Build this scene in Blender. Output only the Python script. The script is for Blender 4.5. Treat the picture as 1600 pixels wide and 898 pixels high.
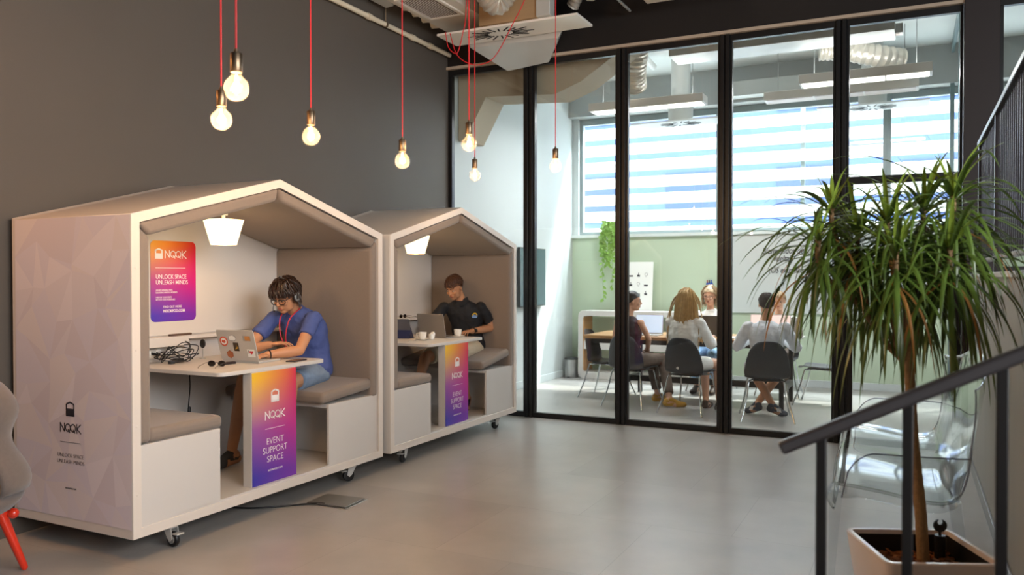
import bpy, bmesh, math, random
from math import pi, sin, cos, radians as rad
from mathutils import Vector, Matrix, noise

for o in list(bpy.data.objects): bpy.data.objects.remove(o)
S = bpy.context.scene
COL = S.collection
random.seed(7)
V = Vector

# ---------------------------------------------------------------- camera
cam = bpy.data.cameras.new('camera'); camo = bpy.data.objects.new('camera', cam); COL.objects.link(camo)
camo.location = (0, 0, 1.5)
camo.rotation_euler = (rad(90 - .8647), 0, rad(26.1057))
cam.sensor_width = 36; cam.lens = 36 * 1268.08 / 1600; cam.shift_y = 3.13 / 1600
cam.dof.use_dof = True; cam.dof.focus_distance = 5.6; cam.dof.aperture_fstop = 2.2
cam.clip_start = .05
S.camera = camo
# ---------------------------------------------------------------- world, sun, fill lights
W_STR = 7
w = bpy.data.worlds.new('sky'); S.world = w; w.use_nodes = True
bg = w.node_tree.nodes['Background']; bg.inputs[0].default_value = (.80, .89, 1, 1); bg.inputs[1].default_value = W_STR
def lamp(name, kind, loc, rot, energy, color=(1, 1, 1), **k):
    l = bpy.data.lights.new(name, kind); l.energy = energy; l.color = color
    for a, b in k.items(): setattr(l, a, b)
    o = bpy.data.objects.new(name, l); COL.objects.link(o); o.location = loc; o.rotation_euler = rot
    return o
sd = V((-.8, -1, -2)).normalized()
lamp('sun', 'SUN', (0, 20, 10), sd.to_track_quat('-Z', 'Y').to_euler(), 8.5, (1, .95, .86), angle=rad(.6))
# unseen area fill added at right of the room; no window stands there
lamp('side_fill_light', 'AREA', (3.8, 1.0, 3.0), V((-1, .03, -.28)).to_track_quat('-Z', 'Y').to_euler(), 620, (.97, .985, 1), shape='RECTANGLE', size=5.2, size_y=2.6)
lamp('hidden_sky_fill', 'AREA', (-2.0, 12.2, 4.85), (rad(-42), 0, 0), 2600, (.88, .95, 1), shape='RECTANGLE', size=6.5, size_y=.55)  # extra fill added to brighten the meeting room, hidden above the back window
S.view_settings.view_transform = 'Standard'; S.view_settings.look = 'None'
S.view_settings.exposure = 0.0; S.view_settings.gamma = 1; S.view_settings.use_curve_mapping = False

# ---------------------------------------------------------------- materials
def srgb(c):
    if isinstance(c, str):
        c = [int(c[i:i + 2], 16) / 255 for i in (0, 2, 4)]
    return tuple((v / 12.92 if v <= .04045 else ((v + .055) / 1.055) ** 2.4) for v in c) + (1,)
_m = {}
def mat(name, col='888888', rough=.5, metal=0, var=0, scale=8, bump=0, bscale=60, emit=0, ecol=None, spec=.5, coat=0, sheen=0, stretch=None):
    if name in _m: return _m[name]
    m = bpy.data.materials.new(name); m.use_nodes = True; n = m.node_tree.nodes; l = m.node_tree.links
    b = n['Principled BSDF']; c = srgb(col)
    b.inputs['Base Color'].default_value = c; b.inputs['Roughness'].default_value = rough; b.inputs['Metallic'].default_value = metal
    b.inputs['Specular IOR Level'].default_value = spec; b.inputs['Coat Weight'].default_value = coat; b.inputs['Sheen Weight'].default_value = sheen
    if emit: b.inputs['Emission Color'].default_value = srgb(ecol or col); b.inputs['Emission Strength'].default_value = emit
    tc = n.new('ShaderNodeTexCoord'); src = tc.outputs['Object']
    if stretch:
        mp = n.new('ShaderNodeMapping'); mp.inputs['Scale'].default_value = stretch; l.new(src, mp.inputs[0]); src = mp.outputs[0]
    if var:
        t = n.new('ShaderNodeTexNoise'); t.inputs['Scale'].default_value = scale; t.inputs['Detail'].default_value = 5; l.new(src, t.inputs[0])
        x = n.new('ShaderNodeMix'); x.data_type = 'RGBA'; l.new(t.outputs[0], x.inputs[0])
        x.inputs[6].default_value = tuple(v * (1 - var) for v in c[:3]) + (1,); x.inputs[7].default_value = tuple(min(1, v * (1 + var)) for v in c[:3]) + (1,)
        l.new(x.outputs[2], b.inputs['Base Color'])
    if bump:
        t = n.new('ShaderNodeTexNoise'); t.inputs['Scale'].default_value = bscale; t.inputs['Detail'].default_value = 3; l.new(src, t.inputs[0])
        q = n.new('ShaderNodeBump'); q.inputs['Strength'].default_value = bump; q.inputs['Distance'].default_value = .01; l.new(t.outputs[0], q.inputs['Height']); l.new(q.outputs[0], b.inputs['Normal'])
    _m[name] = m; return m
def thin_glass(name, tint=(1, 1, 1), refl=1.0, rough=0.0, ior=1.45, base=0.0):
    m = bpy.data.materials.new(name); m.use_nodes = True; n = m.node_tree.nodes; l = m.node_tree.links
    n.remove(n['Principled BSDF']); out = n['Material Output']
    t = n.new('ShaderNodeBsdfTransparent'); t.inputs[0].default_value = tint + (1,)
    g = n.new('ShaderNodeBsdfGlossy'); g.inputs['Roughness'].default_value = rough; g.inputs[0].default_value = (refl, refl, refl, 1)
    fr = n.new('ShaderNodeFresnel'); ge = n.new('ShaderNodeNewGeometry'); io = n.new('ShaderNodeMix'); io.data_type = 'FLOAT'
    io.inputs[2].default_value = ior; io.inputs[3].default_value = 1 / ior; l.new(ge.outputs['Backfacing'], io.inputs[0]); l.new(io.outputs[0], fr.inputs[0])   # both faces of a pane reflect like its outside
    ad = n.new('ShaderNodeMath'); ad.operation = 'ADD'; ad.inputs[1].default_value = base; l.new(fr.outputs[0], ad.inputs[0]); ad.use_clamp = True
    mx = n.new('ShaderNodeMixShader'); l.new(ad.outputs[0], mx.inputs[0]); l.new(t.outputs[0], mx.inputs[1]); l.new(g.outputs[0], mx.inputs[2])
    l.new(mx.outputs[0], out.inputs[0]); return m
M_white = mat('white_laminate', 'CFCAC5', .42, var=.02, scale=3)
M_frame = mat('white_frame', 'DCD2C8', .45)
M_pad = mat('taupe_upholstery', '85776C', .85, var=.05, scale=60, bump=.12, bscale=500, sheen=.2)
M_black = mat('black_metal', '101113', .38)
M_blackp = mat('black_plastic', '161618', .4)
M_shell = mat('charcoal_shell', '2C2E33', .42, bump=.02, bscale=200)
M_chrome = mat('chrome', 'C9CCCE', .16, 1)
M_steel = mat('brushed_steel', 'B9BAB9', .36, .85)
M_brass = mat('bronze_socket', '8A7660', .38, 1, var=.08, scale=40)
M_red = mat('red_cord', 'D2232A', .55)
M_redw = mat('red_lacquer', 'D8341C', .28, coat=.4)
M_darkwall = mat('dark_paint', '544E48', .62, var=.05, scale=2.5, bump=.03, bscale=120)
M_blackceil = mat('black_ceiling_paint', '1B1715', .8, var=.1, scale=3)
M_wwall = mat('white_paint', 'C6CCCC', .7, var=.015, scale=2)
M_green = mat('sage_paint', 'BDCCB3', .7, var=.02, scale=2)
M_duct = mat('galvanised_duct', 'C9CAC6', .45, .25, var=.06, scale=5)
M_greyp = mat('grey_paint', '9A9C99', .6, var=.03, scale=3)
M_cream = mat('cream_pipe', 'D8CDB8', .45)
M_tan = mat('bare_board', 'A98C68', .75, var=.1, scale=5, stretch=(1, 1, 6))
M_wood = mat('oak_top', 'B98B58', .4, var=.15, scale=6, stretch=(1, 9, 9))
M_paper = mat('white_paper', 'F0F0EC', .6)
M_ceram = mat('white_ceramic', 'F2EEE6', .18, coat=.3)
M_screen_b = mat('lit_screen_blue', 'C8D6EE', .3, emit=.55, ecol='D3DEF2')
M_screen_r = mat('lit_screen_pink', 'F0CFC8', .3, emit=.55, ecol='F3D6D0')
M_tube = mat('tube_diffuser', 'FFFFFF', .4, emit=4.0, ecol='FFF9EE')
M_lampshade = mat('lit_lamp_shade', 'FFE9BE', .5, emit=2.3, ecol='FFE7B4')
M_filament = mat('glowing_filament', 'FFE0A0', .5, emit=42, ecol='FFD596')
M_glass = thin_glass('clear_glass', (.955, .975, .97), 1.0, 0, 1.42)
M_bulb = thin_glass('bulb_glass', (1, .985, .95), 1.0, .03, 1.35, .0)
_n = M_bulb.node_tree; _t = _n.nodes.new('ShaderNodeBsdfTranslucent'); _t.inputs[0].default_value = (1, .93, .80, 1); _x = _n.nodes.new('ShaderNodeMixShader'); _x.inputs[0].default_value = .018
_o = _n.nodes['Material Output']; _n.links.new(_o.inputs[0].links[0].from_socket, _x.inputs[1]); _n.links.new(_t.outputs[0], _x.inputs[2]); _n.links.new(_x.outputs[0], _o.inputs[0])
M_clear = thin_glass('clear_polycarbonate', (.95, .965, .97), 1.0, .05, 1.45, .02)
M_clearrim = thin_glass('polycarbonate_edge', (.62, .62, .68), 1.0, .08, 1.5, .12)

# ---------------------------------------------------------------- mesh helpers
class MB:
    def __init__(s): s.v = []; s.f = []; s.T = Matrix()
    def add(s, vs, fs):
        n = len(s.v); s.v += [s.T @ V(p) for p in vs]; s.f += [tuple(n + i for i in f) for f in fs]; return s
    def box(s, a, b):
        x0, y0, z0 = a; x1, y1, z1 = b
        if x0 > x1: x0, x1 = x1, x0
        if y0 > y1: y0, y1 = y1, y0
        if z0 > z1: z0, z1 = z1, z0
        return s.add([(x0, y0, z0), (x1, y0, z0), (x1, y1, z0), (x0, y1, z0), (x0, y0, z1), (x1, y0, z1), (x1, y1, z1), (x0, y1, z1)],
                     [(0, 3, 2, 1), (4, 5, 6, 7), (0, 1, 5, 4), (1, 2, 6, 5), (2, 3, 7, 6), (3, 0, 4, 7)])
    def bar(s, p, q, w, h, up=(0, 0, 1)):
        p, q = V(p), V(q); d = (q - p).normalized(); a = d.cross(V(up)).normalized(); b = a.cross(d)
        vs = []
        for c in (p, q):
            for i, j in ((-1, -1), (1, -1), (1, 1), (-1, 1)): vs.append(c + a * w / 2 * i + b * h / 2 * j)
        return s.add(vs, [(0, 1, 2, 3), (7, 6, 5, 4), (0, 4, 5, 1), (1, 5, 6, 2), (2, 6, 7, 3), (3, 7, 4, 0)])
    def tube(s, pts, r, seg=8, closed=False, flat=1):
        pts = [V(p) for p in pts]; n = len(pts)
        rs = r if isinstance(r, (list, tuple)) else [r] * n
        t0 = (pts[1] - pts[0]).normalized(); a = t0.orthogonal().normalized(); vs = []; fs = []
        for i, p in enumerate(pts):
            if closed: t = pts[(i + 1) % n] - pts[i - 1]
            else: t = pts[min(i + 1, n - 1)] - pts[max(i - 1, 0)]
            t = t.normalized() if t.length > 1e-9 else t0
            a = a - t * a.dot(t); a = a.normalized() if a.length > 1e-6 else t.orthogonal().normalized(); b = t.cross(a)
            for k in range(seg):
                g = 2 * pi * k / seg; vs.append(p + a * cos(g) * rs[i] + b * sin(g) * rs[i] * flat)
        m = n if closed else n - 1
        for i in range(m):
            for k in range(seg):
                j = (i + 1) % n; fs.append((i * seg + k, i * seg + (k + 1) % seg, j * seg + (k + 1) % seg, j * seg + k))
        if not closed: fs.append(tuple(range(seg))[::-1]); fs.append(tuple((n - 1) * seg + k for k in range(seg)))
        return s.add(vs, fs)
    def cyl(s, p, q, r, r2=None, seg=20): return s.tube([p, q], [r, r if r2 is None else r2], seg)
    def cap(s, p, q, r, r2=None, seg=14):
        p, q = V(p), V(q); r2 = r if r2 is None else r2; d = (q - p)
        d = d.normalized() if d.length > 1e-9 else V((0, 0, 1)); P = []; R = []
        for i in range(5):
            g = pi / 2 * (1 - i / 4); P.append(p - d * r * sin(g)); R.append(max(r * cos(g), 1e-4))
        for i in range(5):
            g = pi / 2 * i / 4; P.append(q + d * r2 * sin(g)); R.append(max(r2 * cos(g), 1e-4))
        return s.tube(P, R, seg)
    def lathe(s, prof, c=(0, 0, 0), seg=24, axis=None):
        c = V(c); vs = []; fs = []; n = len(prof)
        Q = V((0, 0, 1)).rotation_difference(V(axis)).to_matrix() if axis else Matrix.Identity(3)
        for r, z in prof:
            for k in range(seg): g = 2 * pi * k / seg; vs.append(c + Q @ V((r * cos(g), r * sin(g), z)))
        for i in range(n - 1):
            for k in range(seg): fs.append((i * seg + k, i * seg + (k + 1) % seg, (i + 1) * seg + (k + 1) % seg, (i + 1) * seg + k))
        if prof[0][0] > 1e-5: fs.append(tuple(range(seg))[::-1])
        if prof[-1][0] > 1e-5: fs.append(tuple((n - 1) * seg + k for k in range(seg)))
        return s.add(vs, fs)
    def ell(s, c, r, R=None, seg=18, rings=12):
        c = V(c); R = R or Matrix.Identity(3); vs = [c + R @ V((0, 0, -r[2]))]; fs = []
        for i in range(1, rings):
            g = -pi / 2 + pi * i / rings
            for k in range(seg): a = 2 * pi * k / seg; vs.append(c + R @ V((r[0] * cos(g) * cos(a), r[1] * cos(g) * sin(a), r[2] * sin(g))))
        vs.append(c + R @ V((0, 0, r[2]))); e = len(vs) - 1
        for k in range(seg):
            k2 = (k + 1) % seg; fs.append((0, 1 + k2, 1 + k)); fs.append((e, 1 + (rings - 2) * seg + k, 1 + (rings - 2) * seg + k2))
        for i in range(rings - 2):
            for k in range(seg): k2 = (k + 1) % seg; fs.append((1 + i * seg + k, 1 + i * seg + k2, 1 + (i + 1) * seg + k2, 1 + (i + 1) * seg + k))
        return s.add(vs, fs)
    def prism(s, poly, f0, f1):
        n = len(poly); vs = [f0(*p) for p in poly] + [f1(*p) for p in poly]
        return s.add(vs, [tuple(range(n))[::-1], tuple(range(n, 2 * n))] + [(i, (i + 1) % n, n + (i + 1) % n, n + i) for i in range(n)])
    def loft(s, rings, caps=True):
        n = len(rings[0]); vs = [p for r in rings for p in r]; fs = []
        for i in range(len(rings) - 1):
            for k in range(n): fs.append((i * n + k, i * n + (k + 1) % n, (i + 1) * n + (k + 1) % n, (i + 1) * n + k))
        if caps: fs.append(tuple(range(n))[::-1]); fs.append(tuple((len(rings) - 1) * n + k for k in range(n)))
        return s.add(vs, fs)
    def grid(s, fn, nu, nv):
        vs = [fn(i / nu, j / nv) for j in range(nv + 1) for i in range(nu + 1)]
        return s.add(vs, [(j * (nu + 1) + i, j * (nu + 1) + i + 1, (j + 1) * (nu + 1) + i + 1, (j + 1) * (nu + 1) + i) for j in range(nv) for i in range(nu)])
    def build(s, name, m, parent=None, bevel=0, seg=2, ang=35, solid=0, sub=0, vox=0, sm=0, disp=0, dscale=.1, flatshade=False, loc=None, rotz=0):
        me = bpy.data.meshes.new(name); me.from_pydata([tuple(p) for p in s.v], [], s.f); me.update()
        b = bmesh.new(); b.from_mesh(me); bmesh.ops.recalc_face_normals(b, faces=b.faces); b.to_mesh(me); b.free()
        o = bpy.data.objects.new(name, me); COL.objects.link(o); me.materials.append(m)
        if not flatshade:
            me.polygons.foreach_set('use_smooth', [True] * len(me.polygons))
            if not (vox or sub): me.set_sharp_from_angle(angle=rad(ang))
        if solid: q = o.modifiers.new('solid', 'SOLIDIFY'); q.thickness = solid; q.offset = 0
        if bevel: q = o.modifiers.new('bevel', 'BEVEL'); q.width = bevel; q.segments = seg; q.limit_method = 'ANGLE'; q.angle_limit = rad(40)
        if sub: q = o.modifiers.new('sub', 'SUBSURF'); q.levels = q.render_levels = sub
        if vox: q = o.modifiers.new('remesh', 'REMESH'); q.mode = 'VOXEL'; q.voxel_size = vox; q.use_smooth_shade = True
        if sm: q = o.modifiers.new('smooth', 'SMOOTH'); q.factor = .5; q.iterations = sm
        if disp:
            t = bpy.data.textures.get('folds%g' % dscale) or bpy.data.textures.new('folds%g' % dscale, 'CLOUDS'); t.noise_scale = dscale; t.noise_depth = 2
            q = o.modifiers.new('folds', 'DISPLACE'); q.texture = t; q.strength = disp; q.mid_level = .5; q.texture_coords = 'LOCAL'
        if parent is not None: o.parent = parent
        if loc: o.location = loc
        o.rotation_euler.z = rotz
        return o
def B(a, b): return MB().box(a, b)
def tag(o, label, cat, group=None):
    o['label'] = label; o['category'] = cat
    if group: o['group'] = group
    return o
def struct(o): o['kind'] = 'structure'; return o
def thing(name, label, cat, loc=(0, 0, 0), rotz=0, group=None):
    o = bpy.data.objects.new(name, None); COL.objects.link(o); o.location = loc; o.rotation_euler.z = rotz; o.empty_display_size = .1
    return tag(o, label, cat, group)
def dup(root, loc=None, rotz=None, label=None):
    kids = [c for c in bpy.data.objects if c.parent == root]
    r = root.copy(); COL.objects.link(r)
    if loc is not None: r.location = loc
    if rotz is not None: r.rotation_euler.z = rotz
    if label: r['label'] = label
    for c in kids:
        k = c.copy(); COL.objects.link(k); k.parent = r
        for g in [g for g in bpy.data.objects if g.parent == c]: h = g.copy(); COL.objects.link(h); h.parent = k
    return r
def smooth_path(pts, n=8):
    pts = [V(p) for p in pts]; P = [pts[0]] + pts + [pts[-1]]; out = []
    for i in range(1, len(P) - 2):
        a, b, c, d = P[i - 1:i + 3]
        for k in range(n):
            t = k / n; out.append(.5 * ((2 * b) + (c - a) * t + (2 * a - 5 * b + 4 * c - d) * t * t + (3 * b - 3 * c + d - a) * t ** 3))
    out.append(pts[-1]); return out
def rrect(x0, y0, x1, y1, r, n=5):
    P = []
    for cx, cy, a in ((x1 - r, y1 - r, 0), (x0 + r, y1 - r, 90), (x0 + r, y0 + r, 180), (x1 - r, y0 + r, 270)):
        for k in range(n + 1): g = rad(a + 90 * k / n); P.append((cx + r * cos(g), cy + r * sin(g)))
    return P
# flat graphics live in their own XZ plane facing -Y, then get placed
def text(body, size, m, parent, loc, rotz=0, align='LEFT', name='lettering', shear=0, off=0, sx=1, space=1, rotx=90):
    c = bpy.data.curves.new(name, 'FONT'); c.body = body; c.size = size; c.align_x = align; c.extrude = .0004; c.shear = shear; c.offset = off; c.space_line = space
    t = bpy.data.objects.new(name, c); COL.objects.link(t)
    me = bpy.data.meshes.new_from_object(t.evaluated_get(bpy.context.evaluated_depsgraph_get())); bpy.data.objects.remove(t)
    o = bpy.data.objects.new(name, me); COL.objects.link(o); me.materials.clear(); me.materials.append(m)
    o.parent = parent; o.location = loc; o.rotation_euler = (rad(rotx), 0, rotz); o.scale = (sx, 1, 1); return o
def strokes(mb, lines, w, th=.0006):
    for L in lines:
        for a, b in zip(L, L[1:]):
            a, b = V((a[0], 0, a[1])), V((b[0], 0, b[1])); d = (b - a)
            if d.length < 1e-6: continue
            d = d.normalized() * w * .45; mb.bar(a - d, b + d, th * 2, w, up=V((0, 0, 1)) if abs(d.z) < abs(d.x) else V((1, 0, 0)))
    return mb
def arc(cx, cy, r, a0, a1, n=14): return [(cx + r * cos(rad(a0 + (a1 - a0) * k / n)), cy + r * sin(rad(a0 + (a1 - a0) * k / n))) for k in range(n + 1)]
def logo_word(mb, ox, oy, s, w):
    "thin-line wordmark of four letters, cap height s, starting at ox"
    T = lambda L: [(ox + x * s, oy + y * s) for x, y in L]
    L = [[(0, 0), (0, 1), (.72, .08)], [(.72, .25), (.72, 1)]]
    for c in (1.32, 2.22):
        L += [arc(c, .52, .42, 0, 360, 22), [(c + .02, .3), (c + .3, .0)]]
    L += [[(2.86, 0), (2.86, 1)], [(3.5, 1), (2.9, .48), (3.55, 0)]]
    return strokes(mb, [T(l) for l in L], w)
def logo_house(mb, cx, cy, s, w):
    "rounded little house, lower half filled; s = width"
    h = s * .5; P = [(cx - h, cy), (cx - h, cy + s * .92), (cx - h * .9, cy + s * 1.02), (cx - h * .15, cy + s * 1.16), (cx + h * .15, cy + s * 1.16), (cx + h * .9, cy + s * 1.02), (cx + h, cy + s * .92), (cx + h, cy), (cx - h, cy)]; w = w * 1.25
    strokes(mb, [P], w); mb.box((cx - h, -.0006, cy), (cx + h, .0006, cy + s * .62)); return mb
# ================================================================ structure
def floor_mat():
    m = mat('grey_vinyl_floor', 'A5A19D', .36, var=.12, scale=1.6); n = m.node_tree.nodes; l = m.node_tree.links; b = n['Principled BSDF']
    tc = n.new('ShaderNodeTexCoord'); mp = n.new('ShaderNodeMapping'); l.new(tc.outputs['Object'], mp.inputs[0]); mp.inputs['Rotation'].default_value = (0, 0, rad(.4))
    br = n.new('ShaderNodeTexBrick'); l.new(mp.outputs[0], br.inputs[0])
    br.inputs['Scale'].default_value = 1; br.inputs['Brick Width'].default_value = .95; br.inputs['Row Height'].default_value = .95; br.inputs['Mortar Size'].default_value = .0022; br.inputs['Mortar Smooth'].default_value = .6
    br.inputs['Color1'].default_value = (.93, .93, .93, 1); br.inputs['Color2'].default_value = (1.05, 1.05, 1.04, 1); br.inputs['Mortar'].default_value = (.74, .74, .74, 1)
    src = b.inputs['Base Color'].links[0].from_socket; mx = n.new('ShaderNodeMix'); mx.data_type = 'RGBA'; mx.blend_type = 'MULTIPLY'; mx.inputs[0].default_value = 1
    nz = n.new('ShaderNodeTexNoise'); nz.inputs['Scale'].default_value = 3.2; nz.inputs['Detail'].default_value = 4; nz.inputs['Roughness'].default_value = .55; l.new(tc.outputs['Object'], nz.inputs[0])
    cr = n.new('ShaderNodeMapRange'); cr.inputs[1].default_value = .1; cr.inputs[2].default_value = .9; cr.inputs[3].default_value = .86; cr.inputs[4].default_value = 1.12; l.new(nz.outputs[0], cr.inputs[0])
    m2 = n.new('ShaderNodeMix'); m2.data_type = 'RGBA'; m2.blend_type = 'MULTIPLY'; m2.inputs[0].default_value = 1
    l.new(src, m2.inputs[6]); l.new(cr.outputs[0], m2.inputs[7]); l.new(m2.outputs[2], mx.inputs[6]); l.new(br.outputs[0], mx.inputs[7]); l.new(mx.outputs[2], b.inputs['Base Color'])
    r2 = n.new('ShaderNodeMapRange'); r2.inputs[3].default_value = .25; r2.inputs[4].default_value = .37; l.new(nz.outputs[0], r2.inputs[0]); l.new(r2.outputs[0], b.inputs['Roughness'])
    return m
struct(B((-4.85, -5.2, -.12), (4.2, 12.1, 0)).build('floor', floor_mat()))
struct(B((-4.85, -5.2, 0), (-4.665, 7.9, 4.9)).build('wall_left', M_darkwall))
struct(B((-4.85, 7.9, 0), (-4.70, 11.9, 4.9)).build('wall_left_meeting_room', M_wwall))
struct(B((-4.85, -5.2, 4.75), (4.2, 8.0, 4.9)).build('ceiling', M_blackceil))
struct(B((-4.85, 8.05, 4.42), (4.2, 12.0, 4.55)).build('ceiling_meeting_room', mat('ceiling_white', 'DEE1DF', .8, var=.04, scale=2)))
struct(B((-4.85, -5.3, 0), (4.2, -5.15, 4.9)).build('wall_behind', mat('pale_plaster', 'B5AEA6', .8)))
struct(B((4.05, -5.2, 0), (4.2, 12.1, 4.9)).build('wall_far_right', mat('warm_grey_plaster', '77706A', .8)))
# back wall of the meeting room: sage dado, grey bulkhead, window strip
struct(B((-4.70, 11.72, 0), (4.05, 11.9, 2.10)).build('wall_back', M_green))
struct(B((-4.70, 11.55, 3.93), (4.05, 11.9, 4.42)).build('wall_back_bulkhead', mat('bulkhead_grey', 'A6A9A7', .7)))
struct(B((-4.70, 11.72, 2.10), (-4.60, 11.9, 3.93)).build('wall_back_pier', M_wwall))
struct(B((-4.70, 11.66, 2.10), (4.05, 11.78, 2.145)).build('trim_1', mat('white_sill', 'D9DFDC', .5)))
struct(B((-4.70, 11.700, 0), (4.05, 11.72, .10)).build('baseboard_back', M_wwall, bevel=.003))
struct(B((-4.70, 7.99, 0), (-4.685, 11.7, .10)).build('baseboard_left', M_wwall, bevel=.003))
M_alu = mat('window_aluminium', '8F9A9B', .45, .2)
xs = [-4.60, -2.46, -.28, 1.6, 4.05]
for i in range(4):
    wn = bpy.data.objects.new('window_%d' % (i + 1), None); COL.objects.link(wn); wn.location = (xs[i], 11.82, 2.145); struct(wn)
    L = xs[i + 1] - xs[i]; f = MB(); t = .05
    f.box((0, -.04, 0), (t, .04, 1.78)).box((L - t, -.04, 0), (L, .04, 1.78)).box((t, -.04, 0), (L - t, .04, t)).box((t, -.04, 1.78 - .09), (L - t, .04, 1.78))
    f.build('window_frame', M_alu, wn, bevel=.004)
    B((t, -.005, t), (L - t, .005, 1.69)).build('pane', M_glass, wn)
# glazed partition
GY = 7.92; GT = 3.843; px = [-4.665] + [-3.664 + 1.0327 * i for i in range(4)] + [.44]
for i, x in enumerate(px[1:5]):
    m = MB().box((x - .046, GY - .05, 0), (x - .006, GY + .05, GT - .03)).box((x + .006, GY - .05, 0), (x + .046, GY + .05, GT - .03)).box((x - .008, GY - .03, 0), (x + .008, GY + .03, GT - .03))
    struct(m.build('trim_%d' % (i + 2), M_black, bevel=.005))
for i in range(5):
    a, b = px[i], px[i + 1]; a += .046 if i else .0; b -= .046
    wn = bpy.data.objects.new('window_%d' % (i + 5) if i < 4 else 'door_1', None); COL.objects.link(wn); wn.location = (a, GY, 0); struct(wn); L = b - a
    f = MB().box((0, -.03, 0), (L, .03, .055)).box((0, -.03, GT - .09), (L, .03, GT - .03))
    f.box((0, -.03, .055), (.022 if i else .05, .03, GT - .09)).box((L - .022, -.03, .055), (L, .03, GT - .09))
    if i == 4: f.box((0, -.035, 2.335), (L, .035, 2.40)); f.box((.022, -.03, .055), (.06, .03, 2.335)); f.box((L - .06, -.03, .055), (L - .022, .03, 2.335))
    f.build('frame', M_black, wn, bevel=.003)
    B((.02, -.006, .05), (L - .02, .006, GT - .085)).build('pane', M_glass, wn)
    if i == 4: MB().tube([(.08, -.09, .95), (.08, -.09, 1.25)], .01).tube([(.08, -.09, .97), (.08, -.03, .97)], .008).tube([(.08, -.09, 1.23), (.08, -.03, 1.23)], .008).build('door_handle', M_steel, wn)
struct(B((-4.665, GY - .075, GT - .03), (.44, GY + .04, GT)).build('trim_6', mat('pale_ledge', 'B8A896', .5), bevel=.002))
struct(B((-4.70, GY - .04, GT), (4.05, GY + .12, 4.9)).build('wall_back_upper', mat('black_bulkhead', '17110F', .75)))
struct(B((.40, GY - .10, 0), (.66, GY + .16, GT)).build('trim_7', mat('dark_column', '241B1B', .55), bevel=.004))
# right of the column, above the landing
wn = bpy.data.objects.new('window_9', None); COL.objects.link(wn); wn.location = (.66, GY, 1.54); struct(wn)
MB().box((0, -.03, 0), (3.39, .03, .05)).box((0, -.03, 2.22), (3.39, .03, 2.31)).box((0, -.03, .05), (.03, .03, 2.22)).box((1.6, -.03, .05), (1.66, .03, 2.22)).build('frame', M_black, wn, bevel=.003)
MB().box((.02, -.006, .04), (3.38, .006, 2.23)).build('pane', M_glass, wn)
# glazed side of the meeting room
wn = bpy.data.objects.new('window_10', None); COL.objects.link(wn); wn.location = (.47, 8.08, 0); struct(wn)
MB().box((-.02, 0, 0), (.02, 3.6, .06)).box((-.02, 0, 4.3), (.02, 3.6, 4.42)).box((-.03, 3.5, .06), (.03, 3.6, 4.3)).box((-.02, 1.75, .06), (.02, 1.8, 4.3)).build('frame', mat('teal_grey_frame', '6F8487', .4), wn)
B((-.005, .0, .05), (.005, 3.5, 4.3)).build('pane', M_glass, wn)
# low concrete wall and landing
M_conc = mat('fair_faced_concrete', '9C9E9A', .6, var=.14, scale=2.2, stretch=(1.5, 1.5, .35))
struct(B((.449, 2.45, 0), (.60, GY - .10, 1.50)).build('wall_right', M_conc))
struct(B((.425, 2.45, 1.50), (.70, GY - .10, 1.53)).build('trim_8', mat('pale_stone_cap', 'C9CCC9', .45), bevel=.003))
struct(B((.60, 2.45, 1.30), (4.05, GY - .03, 1.50)).build('floor_landing', mat('landing_floor', '5C5853', .5)))
struct(B((.435, 2.45, 0), (.449, GY - .10, .085)).build('baseboard_right', mat('metal_skirting', '8C8E8E', .35, .5), bevel=.003))
struct(B((.64, 3.6, 1.53), (.70, 5.02, 1.598)).build('trim_9', M_wwall))

# ================================================================ stairs and handrail in the foreground
st = thing('staircase', 'short grey flight of steps under the foreground handrail, rising to the landing', 'stairs', (0, 0, 0))
m = MB()
for k in range(9): m.box((-.52 + .30 * k, .95, 0), (2.25, 2.36, .1667 * (k + 1)))
m.build('steps', mat('step_stone', '8A857E', .5, var=.06), st, bevel=.004)
hr = thing('stair_railing', 'dark metal stair handrail with square posts, out of focus in the foreground', 'railing', (-.20, 2.3, 0))
def rz(x): return 1.035 + (x + .312) * .501     # centre line of the rail
x1 = 1.32
MB().bar((-.312 + .2, 0, rz(-.312)), (x1 + .2, 0, rz(x1)), .046, .036).build('handrail', mat('rail_paint', '4C4A4D', .32, .35), hr, bevel=.010, seg=3)
for k in range(8):
    x = -.208 + .2065 * k
    zb = .1667 * (int((x + .52) // .30) + 1)
    B((x + .2 - .013, -.013, zb), (x + .2 + .013, .013, rz(x) - .008)).build('post', mat('post_paint', '0B090B', .5, .1), hr, bevel=.003)

# balustrade on the landing edge
bl = thing('balustrade', 'tall dark balustrade of thin vertical bars standing on the concrete wall at right', 'railing', (.47, 2.6, 1.53))
M_bal = mat('balustrade_paint', '221C1F', .38, .2)
MB().box((-.03, 0, .93), (.03, 4.30, .965)).build('top_rail', M_bal, bl, bevel=.004)
MB().box((-.03, 0, .075), (.03, 4.30, .095)).build('bottom_rail', mat('bottom_rail_paint', '9B9692', .4), bl, bevel=.003)
for k in range(1, 46):
    y = 4.30 - .092 * k
    if y < .1: break
    B((-.007, y - .007, .09), (.007, y + .007, .935)).build('baluster', M_bal, bl)
for y in (4.27, 3.0, 1.5, .03):
    B((-.022, y - .03, 0), (.022, y + .03, .935)).build('post', M_bal, bl, bevel=.003)

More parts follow.
